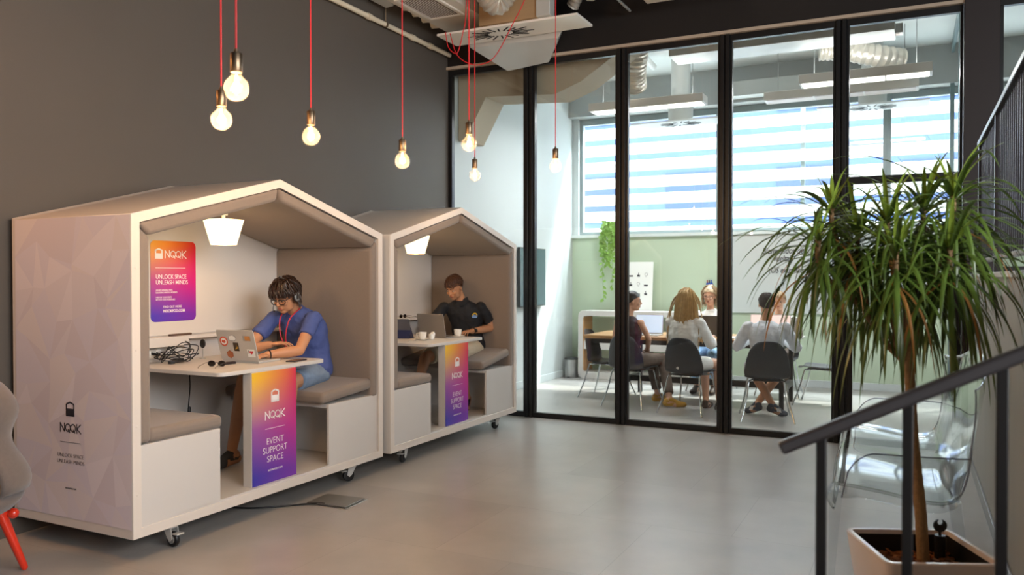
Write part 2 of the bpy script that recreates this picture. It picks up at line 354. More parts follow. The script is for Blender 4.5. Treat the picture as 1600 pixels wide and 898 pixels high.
# ================================================================ services under the ceiling
t = thing('wall_pipe', 'long cream pipe running along the top of the dark wall', 'pipe', (-4.62, 3.0, 3.97))
MB().tube([(0, 0, 0), (0, 4.85, 0)], .024, 14).build('pipe', M_cream, t)
for y in (3.35, 4.1, 4.45): MB().tube([(0, y - .03, 0), (0, y + .03, 0)], .031, 14).build('coupling', M_cream, t)
for y in (1.5, 3.62): MB().tube([(0, y, 0), (0, y, .78)], .006, 6).tube([(0, y - .012, 0), (0, y + .012, 0)], .029, 14).build('hanger', M_brass, t)
t = thing('duct_plate', 'flat pale sheet metal housing beside the wall pipe', 'duct', (-4.62, 4.6, 4.12))
MB().prism([(0.02, 0), (.17, 0), (.17, 1.6), (.17, 1.86), (.12, 1.98), (.02, 2.0)], lambda a, b: (a, b, 0), lambda a, b: (a, b, .30)).build('housing', M_duct, t, bevel=.006)
ac = thing('ceiling_air_duct', 'large white air duct with a louvred grille in its underside', 'duct', (-4.43, 4.8, 4.10))
B((0, 0, 0), (.58, 2.16, .40)).build('duct_body_rear', mat('duct_paint', 'D8D2C8', .5, var=.03), ac, bevel=.004); B((0, 2.16, 0), (.58, 2.80, .40)).build('duct_body', mat('duct_paint', 'D8D2C8', .5, var=.03), ac, bevel=.004)
g = MB(); g.box((.07, 1.58, -.016), (.47, 1.61, 0)).box((.07, 2.19, -.016), (.47, 2.22, 0)).box((.07, 1.61, -.016), (.10, 2.19, 0)).box((.44, 1.61, -.016), (.47, 2.19, 0))
for k in range(13): g.bar((.118 + .0255 * k, 1.61, -.009), (.118 + .0255 * k, 2.19, -.009), .004, .005, up=(0, 0, 1))
g.build('grille', mat('grille_white', 'E8E4DC', .4), ac)
B((.10, 1.61, -.003), (.44, 2.19, -.0005)).build('grille_filter', mat('filter_brown', '5A4330', .8), ac)
t = thing('cardboard_duct_cover', 'brown fibreboard face of the duct above the white diffuser panel', 'duct', (-3.80, 7.02, 3.955))
B((0, 0, 0), (.62, .08, .78)).build('board', M_tan, t, bevel=.002)
B((.62, -.02, 0), (.76, .10, .78)).build('metal_edge', M_duct, t, bevel=.003)
t = thing('flexible_duct', 'crumpled silver flexible duct looping down over the brown board', 'duct', (-3.50, 6.80, 4.07))
def flex(pts, r, n=90):
    P = smooth_path(pts, 16); m = MB(); rs = [r * (1 + .07 * sin(i * 1.9) + .05 * noise.noise(V((i * .3, r * 9, 0)))) for i in range(len(P))]; m.tube(P, rs, 22); return m
M_flex = mat('foil_duct', 'C9C2B6', .35, .45, bump=.6, bscale=22)
flex([(-.10, -.30, .40), (-.06, -.12, .12), (.0, 0, .0), (.10, .04, .14), (.14, .06, .42)], .115).build('duct_hose', M_flex, t)
df = thing('ceiling_diffuser', 'white rectangular ceiling diffuser panel with a star of black slots, in the front room', 'vent', (-4.30, 7.05, 3.93))
B((0, 0, 0), (1.52, .40, .022)).build('panel', mat('diffuser_white', 'F1ECE4', .22), df, bevel=.003)
sl = MB()
for k in range(20):
    a = 2 * pi * (k + .5) / 20; c, s_ = cos(a), sin(a); r0, r1 = .09, .20 if k % 2 else .24
    sl.bar((.62 + c * r0 * 1.5, .2 + s_ * r0 * .75, -.002), (.62 + c * r1 * 1.5, .2 + s_ * r1 * .75, -.002), .016, .003)
sl.build('slot', mat('slot_black', '0C0C0C', .7), df)
MB().box((.25, .405, .0), (1.0, .415, .12)).build('plenum', M_duct, df)
t = thing('duct_transition', 'grey tapered sheet metal duct end behind the white diffuser, above the glass wall', 'duct', (-4.25, 7.475, 3.86))
MB().loft([[V(p) for p in ((.05, 0, .20), (1.20, 0, .20), (1.10, 0, .02), (.10, 0, .04))], [V(p) for p in ((.18, .36, .14), (.98, .36, .16), (.84, .36, -.11), (.36, .36, -.15))]]).build('duct_body', M_duct, t, bevel=.004)
t = thing('pipe_rack', 'row of cream pipes between the wall pipe and the white air duct', 'pipe', (-4.62, 6.75, 4.26))
for k in range(5): MB().tube([(0, .18 * k, -.01 * k), (.16, .18 * k + .03, -.01 * k)], .055, 16).build('pipe', M_cream, t)
t = thing('conduit_drop', 'thin grey conduit ending above the glass partition', 'pipe', (-2.50, 6.4, 4.13))
MB().tube([(0, 0, 0), (0, 1.35, 0)], .013, 10).build('conduit', M_greyp, t)
MB().tube([(0, .55, 0), (0, .55, .62)], .005, 6).build('hanger', M_greyp, t)
t = thing('folded_duct', 'bent pale insulated pipes at the right end of the white diffuser', 'duct', (-2.98, 7.28, 4.12))
flex([(-.02, .2, .05), (.1, .12, .15), (.22, .1, .10), (.2, 0, .3)], .06).build('duct_hose', M_flex, t)
for k, (x, y, L, lab) in enumerate([(-2.28, 6.4, .42, 'pale ceiling panel above the glass wall, left one of the two'), (-1.36, 6.9, .75, 'pale ceiling panel above the glass wall, right one of the two')]):
    t = thing('ceiling_panel', lab, 'panel', (x, y, 4.12), 0); B((0, 0, 0), (L, 1.2 if k == 0 else .98, .05)).build('panel', mat('panel_white', 'DED7CC', .5), t, bevel=.004)
    MB().tube([(.1, .3, .05), (.1, .3, .63)], .004, 6).tube([(.3, .3, .05), (.3, .3, .63)], .004, 6).build('hanger', M_greyp, t)

# ================================================================ pendant bulbs
def pendant(x, y, z, label, top=4.75, power=14, col=(1, .62, .32)):
    "z = centre of the globe"
    t = thing('pendant_bulb', label, 'lamp', (x, y, z), 0, 'pendant bulbs on red cords')
    prof = [(0, -.0475)] + [(.0475 * sin(rad(a)), -.0475 * cos(rad(a))) for a in range(12, 150, 9)] + [(.017, .052), (.0155, .066)]
    MB().lathe(prof, seg=28).build('glass_globe', M_bulb, t)
    MB().lathe([(0, -.016), (.010, -.012), (.0145, 0), (.012, .014), (.005, .026), (.003, .05)], seg=14).build('filament', M_filament, t)
    MB().lathe([(.0, .060), (.0205, .060), (.0225, .064), (.0225, .130), (.020, .134), (.009, .136), (.0065, .150), (0, .152)], seg=24).build('socket', M_brass, t)
    MB().tube([(0, 0, .148), (0, 0, top - z)], .0036, 8).build('cord', M_red, t)
    l = bpy.data.lights.new('bulb_light', 'POINT'); l.energy = power; l.color = col; l.shadow_soft_size = .02
    o = bpy.data.objects.new('bulb_light', l); COL.objects.link(o); o.location = (x, y, z)
    return t
BULBS = [((-2.306, 2.322, 2.218), 'clear globe bulb hanging highest and nearest, right one of the overlapping pair at left', 22),
 ((-2.828, 2.755, 2.219), 'clear globe bulb hanging lower, left one of the overlapping pair at left', 22),
 ((-2.855, 3.405, 2.246), 'clear globe bulb hanging alone above the peak of the near pod', 16),
 ((-2.846, 4.255, 2.224), 'clear globe bulb hanging alone above the gap between the two pods', 12),
 ((-2.505, 4.496, 2.341), 'clear globe bulb before the glass, upper one of the pair above the far pod', 9),
 ((-3.226, 5.887, 2.339), 'small globe bulb, lower one of the close pair above the far pod', 8),
 ((-2.427, 5.705, 2.343), 'globe bulb hanging alone in front of the second glass panel, rightmost of all', 8)]
for (x, y, z), lab, pw in BULBS: pendant(x, y, z, lab, power=pw * 2.3)
# more of the same lamps hang beside the camera's view, over the grey armchair
pendant(-4.42, 1.72, 2.85, 'clear globe bulb hanging over the grey armchair, out of the view to the left', power=150, col=(1, .45, .16))
c1 = tag(MB().tube(smooth_path([(-3.93, 6.6, 3.80), (-3.90, 6.6, 3.66), (-3.83, 6.6, 3.59), (-3.79, 6.6, 3.61), (-3.745, 6.6, 3.76), (-3.71, 6.6, 3.95), (-3.69, 6.6, 4.7)]), .0045, 8).build('red_cord', M_red), 'short slack loop of red cord hanging under the left corner of the white diffuser', 'cord')
c2 = tag(MB().tube(smooth_path([(-3.91, 6.65, 3.80), (-3.84, 6.65, 3.60), (-3.72, 6.65, 3.50), (-3.58, 6.65, 3.47), (-3.43, 6.65, 3.53), (-3.25, 6.65, 3.80), (-3.10, 6.65, 4.08), (-2.9, 6.65, 4.75)]), .0045, 8).build('red_cord', M_red), 'long slack red cord swinging below the white diffuser and back up to the ceiling', 'cord')

def gradient(name, tl, tr, ml, mr, bl, br, W, H, x0, z0):
    m = bpy.data.materials.new(name); m.use_nodes = True; n = m.node_tree.nodes; l = m.node_tree.links; b = n['Principled BSDF']; b.inputs['Roughness'].default_value = .38
    tc = n.new('ShaderNodeTexCoord'); sp = n.new('ShaderNodeSeparateXYZ'); l.new(tc.outputs['Object'], sp.inputs[0])
    def rng(s, a, c): r = n.new('ShaderNodeMapRange'); r.inputs[1].default_value = a; r.inputs[2].default_value = c; l.new(s, r.inputs[0]); return r.outputs[0]
    u = rng(sp.outputs[0], x0, x0 + W); v = rng(sp.outputs[2], z0, z0 + H)
    def ramp(c0, c1, c2):
        r = n.new('ShaderNodeValToRGB'); e = r.color_ramp.elements; e[0].position = .08; e[0].color = srgb(c0); e[1].position = .95; e[1].color = srgb(c2); k = e.new(.5); k.color = srgb(c1); l.new(v, r.inputs[0]); return r.outputs[0]
    mx = n.new('ShaderNodeMix'); mx.data_type = 'RGBA'; l.new(u, mx.inputs[0]); l.new(ramp(bl, ml, tl), mx.inputs[6]); l.new(ramp(br, mr, tr), mx.inputs[7])
    l.new(mx.outputs[2], b.inputs['Base Color']); return m
M_poster = gradient('poster_print', 'F0A62A', 'D8182C', 'B04A8C', 'C81C78', '4A3CB4', '7A30A8', .38, .55, 0, 0)
M_banner = gradient('banner_print', 'F2C22E', 'D62A4E', '9A5AA0', 'C02C86', '3C38A4', '7A36A6', .40, .71, 0, 0)
M_ink = mat('white_ink', 'F6F0EE', .5); M_dink = mat('dark_ink', '2B2A33', .5)
PW, PD, PE, PA, PB = 2.2125, .9912, 1.8304, 2.1258, .128
T = .05
def pent(w, e, a, b, t=0):
    "outline of the pod, inset by t"
    s = (a - e) / (w / 2); k = math.sqrt(1 + s * s) * t
    return [(t, b + t), (w - t, b + t), (w - t, e - k + s * t), (w / 2, a - k), (t, e - k + s * t)]
def caster(parent, x, y, rz, brake=True):
    c = MB().box((-.045, -.045, .118), (.045, .045, PB + .001)); c.T = Matrix()
    o = c.build('caster', M_steel, parent, bevel=.003)
    m = MB(); m.T = Matrix.Translation((x, y, 0)) @ Matrix.Rotation(rz, 4, 'Z')
    o.location = (x, y, 0); o.rotation_euler.z = rz
    f = MB(); f.box((-.022, -.024, .105), (.032, .024, .118))
    for s in (-1, 1): f.prism([(-.025, .11), (.035, .11), (.044, .05), (.026, .035), (.008, .05)], lambda a, b, s=s: (a, s * .021, b), lambda a, b, s=s: (a, s * .026, b))
    f.build('fork', mat('zinc_plate', 'D0CFCB', .45, .4), o)
    MB().lathe([(.0, -.015), (.024, -.015), (.040, -.012), (.0435, -.006), (.0435, .006), (.040, .012), (.024, .015), (0, .015)], (.026, 0, .0435), 28, axis=(0, 1, 0)).build('wheel', M_blackp, o)
    MB().lathe([(0, -.018), (.022, -.017), (.024, -.015)], (.026, 0, .0435), 24, axis=(0, 1, 0)).build('hub', M_steel, o)
    if brake: MB().box((.045, -.025, .075), (.085, .025, .083)).build('brake_lever', mat('zinc_plate'), o, bevel=.002)
def cushion(name, parent, x0, x1, y0, y1, z0, h, tilt=0, bev=.03):
    m = MB(); m.box((0, y0, 0), (x1 - x0, y1, h)); o = m.build(name, M_pad, parent, bevel=bev, seg=4); o.location = (x0, 0, z0); o.rotation_euler.y = tilt; return o
def make_pod(k, label):
    A = rad(-.3787); ux, uy = -sin(A), cos(A); off = k * (PW + .1012)
    p = thing('meeting_pod', label, 'pod', (-3.6275 + ux * off, 2.9102 + uy * off, 0), rad(90) + A, 'house-shaped booths on wheels')
    o, i = pent(PW, PE, PA, PB), pent(PW, PE, PA, PB, T)
    # shell: side walls, roof and base as one outer frame, faces at the front mitred
    m = MB(); n = 5
    vs = [(a, 0, z) for a, z in o] + [(a, 0, z) for a, z in i] + [(a, PD - .02, z) for a, z in o] + [(a, PD - .02, z) for a, z in i]
    fs = []
    for q in range(n):
        r = (q + 1) % n; fs += [(q, r, n + r, n + q), (2 * n + q, 3 * n + q, 3 * n + r, 2 * n + r), (q, 2 * n + q, 2 * n + r, r), (n + q, n + r, 3 * n + r, 3 * n + q)]
    m.add(vs, fs); m.build('shell', M_white, p, bevel=.004)
    fr = MB(); vs = [(a, -.004, z) for a, z in pent(PW, PE, PA, PB, .001)] + [(a, -.004, z) for a, z in pent(PW, PE, PA, PB, T + .003)] + [(a, .002, z) for a, z in pent(PW, PE, PA, PB, .001)] + [(a, .002, z) for a, z in pent(PW, PE, PA, PB, T + .003)]
    fr.add(vs, fs); fr.build('front_trim', M_frame, p, bevel=.0015)
    MB().prism(o, lambda a, b: (a, PD - .045, b), lambda a, b: (a, PD, b + (.008 if b > 1 else 0))).build('back_panel', M_white, p, bevel=.003)
    if k == 0:
        nx, nz = 6, 9; R_ = random.Random(21); gp = {}
        for i in range(nx + 1):
            for j in range(nz + 1):
                y = .003 + (PD - .033) * (i + (R_.uniform(-.42, .42) if 0 < i < nx else 0)) / nx; z = PB + .052 + (PE - PB - .056) * (j + (R_.uniform(-.42, .42) if 0 < j < nz else 0)) / nz; gp[i, j] = (-.0022, y, z)
        fm = MB(); sh_ = []
        for i in range(nx):
            for j in range(nz):
                a, b, c, d = gp[i, j], gp[i + 1, j], gp[i + 1, j + 1], gp[i, j + 1]
                for tri in (((a, b, c), (a, c, d)) if R_.random() < .5 else ((a, b, d), (b, c, d))): fm.add(list(tri), [(0, 1, 2)]); sh_.append(R_.randrange(5))
        so_ = fm.build('side_print', mat('facet_a', 'CCC6D0', .4), p, flatshade=True)
        for q_ in ('D2CDD6', 'D8D3DC', 'CFCBD8', 'D5CFD4'): so_.data.materials.append(mat('facet_' + q_, q_, .4))
        for f_, q_ in zip(so_.data.polygons, sh_): f_.material_index = q_
        for nm_, g in (('logo_mark', logo_house(MB(), 0, .744, .062, .006)), ('logo_wordmark', logo_word(MB(), -.083, .652, .048, .0055)), ('divider_line', strokes(MB(), [[(-.085, .597), (.085, .597)]], .0016))):
            o2 = g.build(nm_, M_dink, p); o2.location = (-.0035, .487, 0); o2.rotation_euler.z = -pi / 2
        text('UNLOCK SPACE\nUNLEASH MINDS', .030, M_dink, p, (-.0035, .487, .515), -pi / 2, 'CENTER', off=-.0006, space=1.15)
        text('NOOKPOD.COM', .012, M_dink, p, (-.0035, .487, .340), -pi / 2, 'CENTER')
    # floor deck, table, supports
    B((T, .012, PB + T), (PW - T, PD - .045, PB + T + .012)).build('floor_deck', M_white, p)
    for u0, u1, inner in ((T + .003, .609, 1), (1.597, PW - T - .003, -1)):
        bx = B((u0, .012, .186), (u1, .032, .612)).build('seat_box', M_white, p, bevel=.002)
        B((u0, .032, .586), (u1, PD - .05, .612)).build('seat_board', M_white, bx)
        ii = u1 - .35 if inner > 0 else u0 + .33
        B((ii - .009, .032, .19), (ii + .009, PD - .05, .586)).build('seat_divider', M_white, bx)
    cushion('seat_cushion', p, T + .07, .635, .012, PD - .05, .612, .078)
    cushion('seat_cushion', p, 1.535 if k == 0 else 1.52, PW - T - .06, .012, PD - .05, .618, .080, rad(-4.5) if k == 0 else rad(-9))
    tt = MB().prism(rrect(.652, .045, 1.61, PD - .04, .05), lambda a, b: (a, b, .905), lambda a, b: (a, b, .93)); tt.build('table_top', M_white, p, bevel=.003)
    B((.893, .045, .19), (1.294, .115, .905)).build('table_support', M_white, p, bevel=.002)
    bn = B((0, 0, 0), (.398, .003, .712)).build('banner', M_banner, p); bn.location = (.896, .0405, .191)
    for nm_, g in (('logo_mark', logo_house(MB(), .20, .515, .062, .008)), ('logo_wordmark', logo_word(MB(), .112, .405, .050, .006)), ('divider_line', strokes(MB(), [[(.112, .345), (.288, .345)]], .0022))): g.build(nm_, M_ink, bn).location.y = -.001
    text('EVENT\nSUPPORT\nSPACE', .058, M_ink, bn, (.20, -.001, .245), 0, 'CENTER', off=-.0008, sx=.92, space=.98)
    text('NOOKPOD.COM', .017, M_ink, bn, (.20, -.001, .072), 0, 'CENTER')
    # upholstered lining: walls and two roof pads
    q = .078; s = (PA - PE) / (PW / 2); L = math.hypot(PW / 2, PA - PE)
    def pad(name, poly, y0=.006, y1=PD - .05):
        MB().prism(poly, lambda a, b: (a, y0, b), lambda a, b: (a, y1, b)).build(name, M_pad, p, bevel=.022, seg=4)
    pad('wall_pad', [(T + .003, .62), (T + q, .62), (T + q, 1.715), (T + .003, 1.775)])
    pad('wall_pad', [(PW - T - .003, .60), (PW - T - q, .60), (PW - T - q, 1.715), (PW - T - .003, 1.775)])
    zc = lambda u: PE + s * u - T * 1.036
    pad('roof_pad', [(T + .006, zc(T) - .004), (PW / 2 - .002, zc(PW / 2) - .004), (PW / 2 - .02, zc(PW / 2) - .088), (T + .07, zc(T + .07) - .088)])
    pad('roof_pad', [(PW - T - .006, zc(T) - .004), (PW - T - .07, zc(T + .07) - .088), (PW / 2 + .02, zc(PW / 2) - .088), (PW / 2 + .002, zc(PW / 2) - .004)])
    MB().prism([(T + .01, .19), (PW - T - .01, .19), (PW - T - .01, PE - .06), (PW / 2, PA - .06), (T + .01, PE - .06)], lambda a, b: (a, PD - .052, b), lambda a, b: (a, PD - .044, b)).build('back_lining', M_white, p)
    # screws on the frame
    for u in (.025, PW - .025):
        for z in (1.55, 1.12, .72, .36): MB().lathe([(.0, -.0015), (.006, -.001), (.0075, 0)], (u, -.005, z), 14, axis=(0, 1, 0)).build('screw_cap', M_frame, p)
    # service rail along the back at table height
    sr = MB().box((T + q, PD - .15, 1.075), (PW - T - q, PD - .05, 1.10)).build('service_shelf', M_white, p, bevel=.003)
    B((.30, PD - .155, 1.035), (1.12, PD - .145, 1.098)).build('shelf_lip', M_white, sr, bevel=.002)
    if k == 0:
        so = B((.80, PD - .075, .955), (1.16, PD - .052, 1.03)).build('socket_panel', mat('socket_plastic', 'CFC8BD', .35), p, bevel=.006)
        for n_ in range(4): MB().lathe([(.0, 0), (.020, .001), (.022, .004), (.024, .004), (.024, 0)], (.85 + .085 * n_, PD - .0755, .993), 20, axis=(0, -1, 0)).build('socket', M_ceram, so)
        B((T + q + .02, PD - .062, 1.105), (PW - T - q, PD - .05, 1.115)).build('ledge', M_white, p)
        ps = thing('poster', 'bright gradient rounded poster on the back wall of the near pod', 'poster', p.matrix_basis @ V((.893, PD - .0535, 1.198)), rad(90) + A)
        sh = MB().prism(rrect(0, 0, .38, .55, .035), lambda a, b: (a, 0, b), lambda a, b: (a, -.002, b)).build('sheet', M_poster, ps)
        for nm_, g in (('logo_mark', logo_house(MB(), .066, .432, .052, .008)), ('logo_wordmark', logo_word(MB(), .118, .434, .050, .006)), ('divider_line', strokes(MB(), [[(.04, .366), (.285, .366)]], .003))): g.build(nm_, M_ink, sh).location.y = -.003
        text('UNLOCK SPACE\nUNLEASH MINDS', .042, M_ink, sh, (.040, -.003, .292), space=.92, off=.0002, sx=.84)
        text('AWARD-WINNING PODS\nDELIVERING MINDFUL MOMENTS', .0165, M_ink, sh, (.040, -.003, .208), space=.95, sx=.72)
        text('HIRE FOR YOUR EVENTS\nBUY FOR YOUR WORKPLACE', .0165, M_ink, sh, (.040, -.003, .160), space=.95, sx=.72)
        text('FIND OUT MORE', .023, M_ink, sh, (.100, -.003, .092), sx=.88); text('NOOKPOD.COM', .027, M_ink, sh, (.100, -.003, .062), off=.0006, sx=.88)
    for u, rzc in ((.30, 20), (1.93, -20)):
        for v_ in (.075, PD - .12): caster(p, u, v_, rad({0: (-90 if u < 1 else 150), 1: 165 if u > 1 else 190}[k]), True)
    # pendant lamp inside
    lp = thing('pod_lamp', ('glowing tapered white lamp under the roof of the near pod' if k == 0 else 'glowing tapered white lamp under the roof of the far pod'), 'lamp', p.matrix_basis @ V((1.085, .47, 1.715)), rad(90) + A, 'lamps inside the pods')
    # square-section tapered shade, hollow
    def sq(r, z, rr=.012): return [V((a, b, z)) for a, b in rrect(-r, -r, r, r, rr, 3)]
    MB().loft([sq(.062, .0), sq(.095, .165), sq(.095, .168), sq(.092, .165), sq(.059, .003), sq(.059, .0)], caps=False).build('lamp_shade', M_lampshade, lp)
    MB().loft([sq(.088, .150), sq(.088, .153)]).build('diffuser_plate', M_lampshade, lp)
    MB().cyl((0, 0, .15), (0, 0, .27), .012).lathe([(0, .195), (.028, .195), (.028, .215), (0, .215)]).build('stem', M_ceram, lp)
    l = bpy.data.lights.new('lamp_light', 'POINT'); l.energy = 5.5; l.color = (1, .68, .38); l.shadow_soft_size = .07
    q_ = bpy.data.objects.new('lamp_light', l); COL.objects.link(q_); q_.location = p.matrix_basis @ V((1.085, .47, 1.685))
    return p
def pmat(k):
    A = rad(-.3787); off = k * (PW + .1012)
    return Matrix.Translation((-3.6275 - sin(A) * off, 2.9102 + cos(A) * off, 0)) @ Matrix.Rotation(rad(90) + A, 4, 'Z')
POD = [pmat(0), pmat(1)]; PRZ = rad(90 - .3787)
make_pod(0, 'white house-shaped booth nearest the camera, with printed faceted side wall')
make_pod(1, 'white house-shaped booth farther back, beside the glass partition')

# floor outlet with its cable
t = thing('floor_outlet', 'square metal floor outlet lid with a black cable, in front of the near pod', 'outlet', (-3.43, 4.33, 0), rad(4))
MB().box((-.165, -.13, 0), (.165, .13, .004)).build('frame', M_steel, t, bevel=.001)
MB().box((-.15, -.115, .006), (.15, .115, .014)).build('lid', mat('outlet_lid', '84827C', .38, .6, var=.08, scale=20), t, bevel=.002)
MB().tube(smooth_path([(-.02, -.10, .012), (-.10, -.12, .012), (-.22, -.20, .006), (-.40, -.34, .006), (-.62, -.40, .006)]), .0055, 8).build('cable', M_blackp, t)
# ================================================================ haunched beam and ceiling things of the meeting room
bm = MB().prism([(-4.69, 4.42), (-4.69, 3.07), (-4.60, 3.07), (-4.33, 3.54), (-3.48, 3.49), (-3.17, 3.60), (-2.60, 3.96), (-2.30, 4.42)], lambda a, b: (a, 8.16, b), lambda a, b: (a, 8.62, b)).build('trim_10', mat('beige_beam', 'A99C88', .75, var=.05, scale=3), bevel=.006); struct(bm)
M_lf = mat('fixture_white', 'C9C4BC', .4)
def linear_light(x, y, z, L, lab, n=3, on=True, w=.26):
    t = thing('linear_ceiling_light', lab, 'lamp', (x, y, z), 0, 'linear ceiling lights of the meeting room')
    B((0, 0, 0), (L, w, .10)).build('housing', M_lf, t, bevel=.006)
    for k in range(n): B((.03 + (L - .04) / n * k, .02, -.004), (.01 + (L - .04) / n * (k + 1), w - .02, 0)).build('diffuser', M_tube if on else mat('off_diffuser', 'B9A9A0', .4), t)
    for x_ in (.15, L - .15): MB().tube([(x_, w / 2, .1), (x_, w / 2, 4.42 - z)], .004, 6).build('hanger', M_greyp, t)
    if on:
        l = bpy.data.lights.new('tube_light', 'AREA'); l.energy = 45 * L; l.color = (1, 1, 1); l.shape = 'RECTANGLE'; l.size = L; l.size_y = w
        q = bpy.data.objects.new('tube_light', l); COL.objects.link(q); q.location = (x + L / 2, y + w / 2, z - .01)
        l2 = l.copy(); l2.energy = 8 * L; q2 = bpy.data.objects.new('ceiling_fill_light', l2); COL.objects.link(q2); q2.location = (x + L / 2, y + w / 2, z + .11); q2.rotation_euler = (pi, 0, 0)  # second, upward area light is a fill added to brighten the ceiling
    return t
linear_light(-3.60, 9.5, 3.555, 1.42, 'long suspended tube light at left of the meeting room, beside the round foil duct')
linear_light(-1.12, 9.5, 3.64, 1.32, 'long bright suspended tube light at right of the meeting room, nearest the glass')
linear_light(-1.62, 10.3, 3.66, 1.7, 'unlit pinkish suspended tube light behind the bright right one', on=False)
linear_light(-.50, 9.3, 4.02, .42, 'short suspended light box high above the others at right', n=1, on=False, w=.12)
def mduct(name, pts, r, lab, m=None, seg=18, fx=False):
    b = flex([V(p) - V(pts[0]) for p in pts], r) if fx else MB().tube(smooth_path([V(p) - V(pts[0]) for p in pts], 8), r, seg)
    o = b.build(name, m or M_duct); o.location = pts[0]; return tag(o, lab, 'duct')
mduct('flexible_duct', [(-2.75, 8.9, 4.3), (-2.85, 9.1, 4.15), (-2.95, 9.3, 3.95), (-3.0, 9.5, 3.80)], .14, 'crumpled foil duct hanging steeply above the left tube light', M_flex, fx=True)
mduct('flexible_duct', [(-.95, 10.0, 4.12), (-.7, 10.05, 4.10), (-.4, 10.1, 4.02), (-.1, 10.3, 3.98)], .12, 'crumpled foil duct lying above the right tube light', M_flex, fx=True)
t = tag(B((0, 0, 0), (2.3, .42, .22)).build('rectangular_duct', M_duct, bevel=.005), 'long rectangular grey duct crossing the meeting room ceiling above the middle panels', 'duct'); t.location = (-2.45, 9.0, 3.98)
t = tag(B((0, 0, 0), (2.1, .25, .20)).build('cable_trunking', mat('trunk_grey', 'B4B6B3', .5), bevel=.005), 'long grey trunking under the ceiling at the back above the window', 'duct'); t.location = (-2.3, 11.31, 3.97)
for i, (x, y, lab) in enumerate([(-3.35, 8.9, 'bundle of white pipes left, above the foil duct'), (-1.75, 8.75, 'bundle of four white pipes crossing above the rectangular duct')]):
    t = thing('pipe_bundle', lab, 'pipe', (x, y, 4.24))
    for k in range(4): MB().tube([(.13 * k, 0, .05), (.13 * k - .05, .7, .04), (.13 * k - .1, 1.6, .04)], .045, 12).build('pipe', mat('pipe_white', 'D4D8D6', .5), t)
t = thing('grey_conduit', 'pair of thin dark grey conduits sagging under the ceiling at right', 'pipe', (-1.1, 8.6, 4.25))
for k in range(2): MB().tube(smooth_path([(0, .1 * k, -.02), (.5, .1 * k, -.08 - .03 * k), (1.0, .1 * k, 0), (1.5, .1 * k, .10)]), .014, 8).build('conduit', M_greyp, t)
for i, (x, y, z, L, lab) in enumerate([(-3.35, 10.4, 3.52, 1.25, 'white ceiling diffuser panel with slot star, left one in the meeting room'), (-1.05, 10.7, 3.58, 1.25, 'white ceiling diffuser panel with slot star, right one in the meeting room')]):
    t = thing('ceiling_diffuser', lab, 'vent', (x, y, z)); B((0, 0, 0), (L, .42, .02)).build('panel', mat('diffuser_grey', 'D2D6D4', .4), t, bevel=.003)
    sl = MB()
    for k in range(16):
        a = 2 * pi * (k + .5) / 16; c, s_ = cos(a), sin(a); sl.bar((L / 2 + c * .1, .21 + s_ * .06, -.002), (L / 2 + c * .27, .21 + s_ * .17, -.002), .014, .003)
    sl.build('slot', mat('slot_grey', '4A4E50', .7), t)
    MB().lathe([(.0, .02), (.16, .02), (.16, .2), (.125, .26), (.125, 4.42 - z), (0, 4.42 - z)], (L / 2, .21, 0), 24).build('spigot', M_duct, t)

# ================================================================ outside the window: white louvres, blue facade beyond
M_slat = mat('louvre_slat', 'F2F0EA', .6)
nt = M_slat.node_tree; tr = nt.nodes.new('ShaderNodeBsdfTranslucent'); tr.inputs[0].default_value = (.95, .93, .88, 1); mx = nt.nodes.new('ShaderNodeMixShader'); mx.inputs[0].default_value = .5
nt.links.new(nt.nodes['Principled BSDF'].outputs[0], mx.inputs[1]); nt.links.new(tr.outputs[0], mx.inputs[2]); nt.links.new(mx.outputs[0], nt.nodes['Material Output'].inputs[0])
lv_ = thing('louvre_screen', 'screen of white horizontal louvre slats outside the meeting room window', 'louvre', (0, 12.55, 0))
for k in range(9):
    B((-6.2, -.02, 1.86 + .268 * k), (4.4, .02, 2.025 + .268 * k)).build('louvre_slat', M_slat, lv_, bevel=.003)
for x in (-5.6, -1.42, 2.6): MB().box((x - .03, .02, 0), (x + .03, .08, 4.35)).build('post', M_alu, lv_)
fac = thing('office_building', 'blue glazed building seen between the white louvre slats', 'building', (-14, 24, -4))
B((0, 0, 0), (30, 6, 16)).build('facade', mat('blue_facade', '5A70AC', .5, var=.1, scale=.4), fac)
for k in range(9):
    for j in range(3): B((1 + 3.2 * k, -.05, 4.2 + 3 * j), (2.6 + 3.2 * k, .02, 5.6 + 3 * j)).build('window', mat('facade_window', '48598C', .2), fac)

# ================================================================ meeting room furniture
tb = thing('meeting_table', 'long oak-topped meeting table on a dark metal frame', 'table', (-2.42, 9.88, 0), 0)
B((-1.22, -.44, .745), (1.20, .50, .785)).build('table_top', M_wood, tb, bevel=.004)
M_tl = mat('table_frame', '2B2A29', .5, .3)
for x in (-.74, 1.14):
    for y in (-.42, .38): B((x - .025, y - .025, 0), (x + .025, y + .025, .69)).build('leg', M_tl, tb, bevel=.003)
MB().box((-1.1, -.42, .69), (1.16, -.38, .745)).box((-1.1, .36, .69), (1.16, .40, .745)).box((-.76, -.44, .69), (-.72, .40, .745)).box((1.12, -.44, .69), (1.16, .40, .745)).build('apron', M_tl, tb, bevel=.002)
MB().box((-.72, -.05, .20), (1.14, .02, .27)).box((-.765, -.42, .20), (-.715, .38, .27)).box((1.115, -.42, .20), (1.165, .38, .27)).build('stretcher', M_tl, tb, bevel=.002)

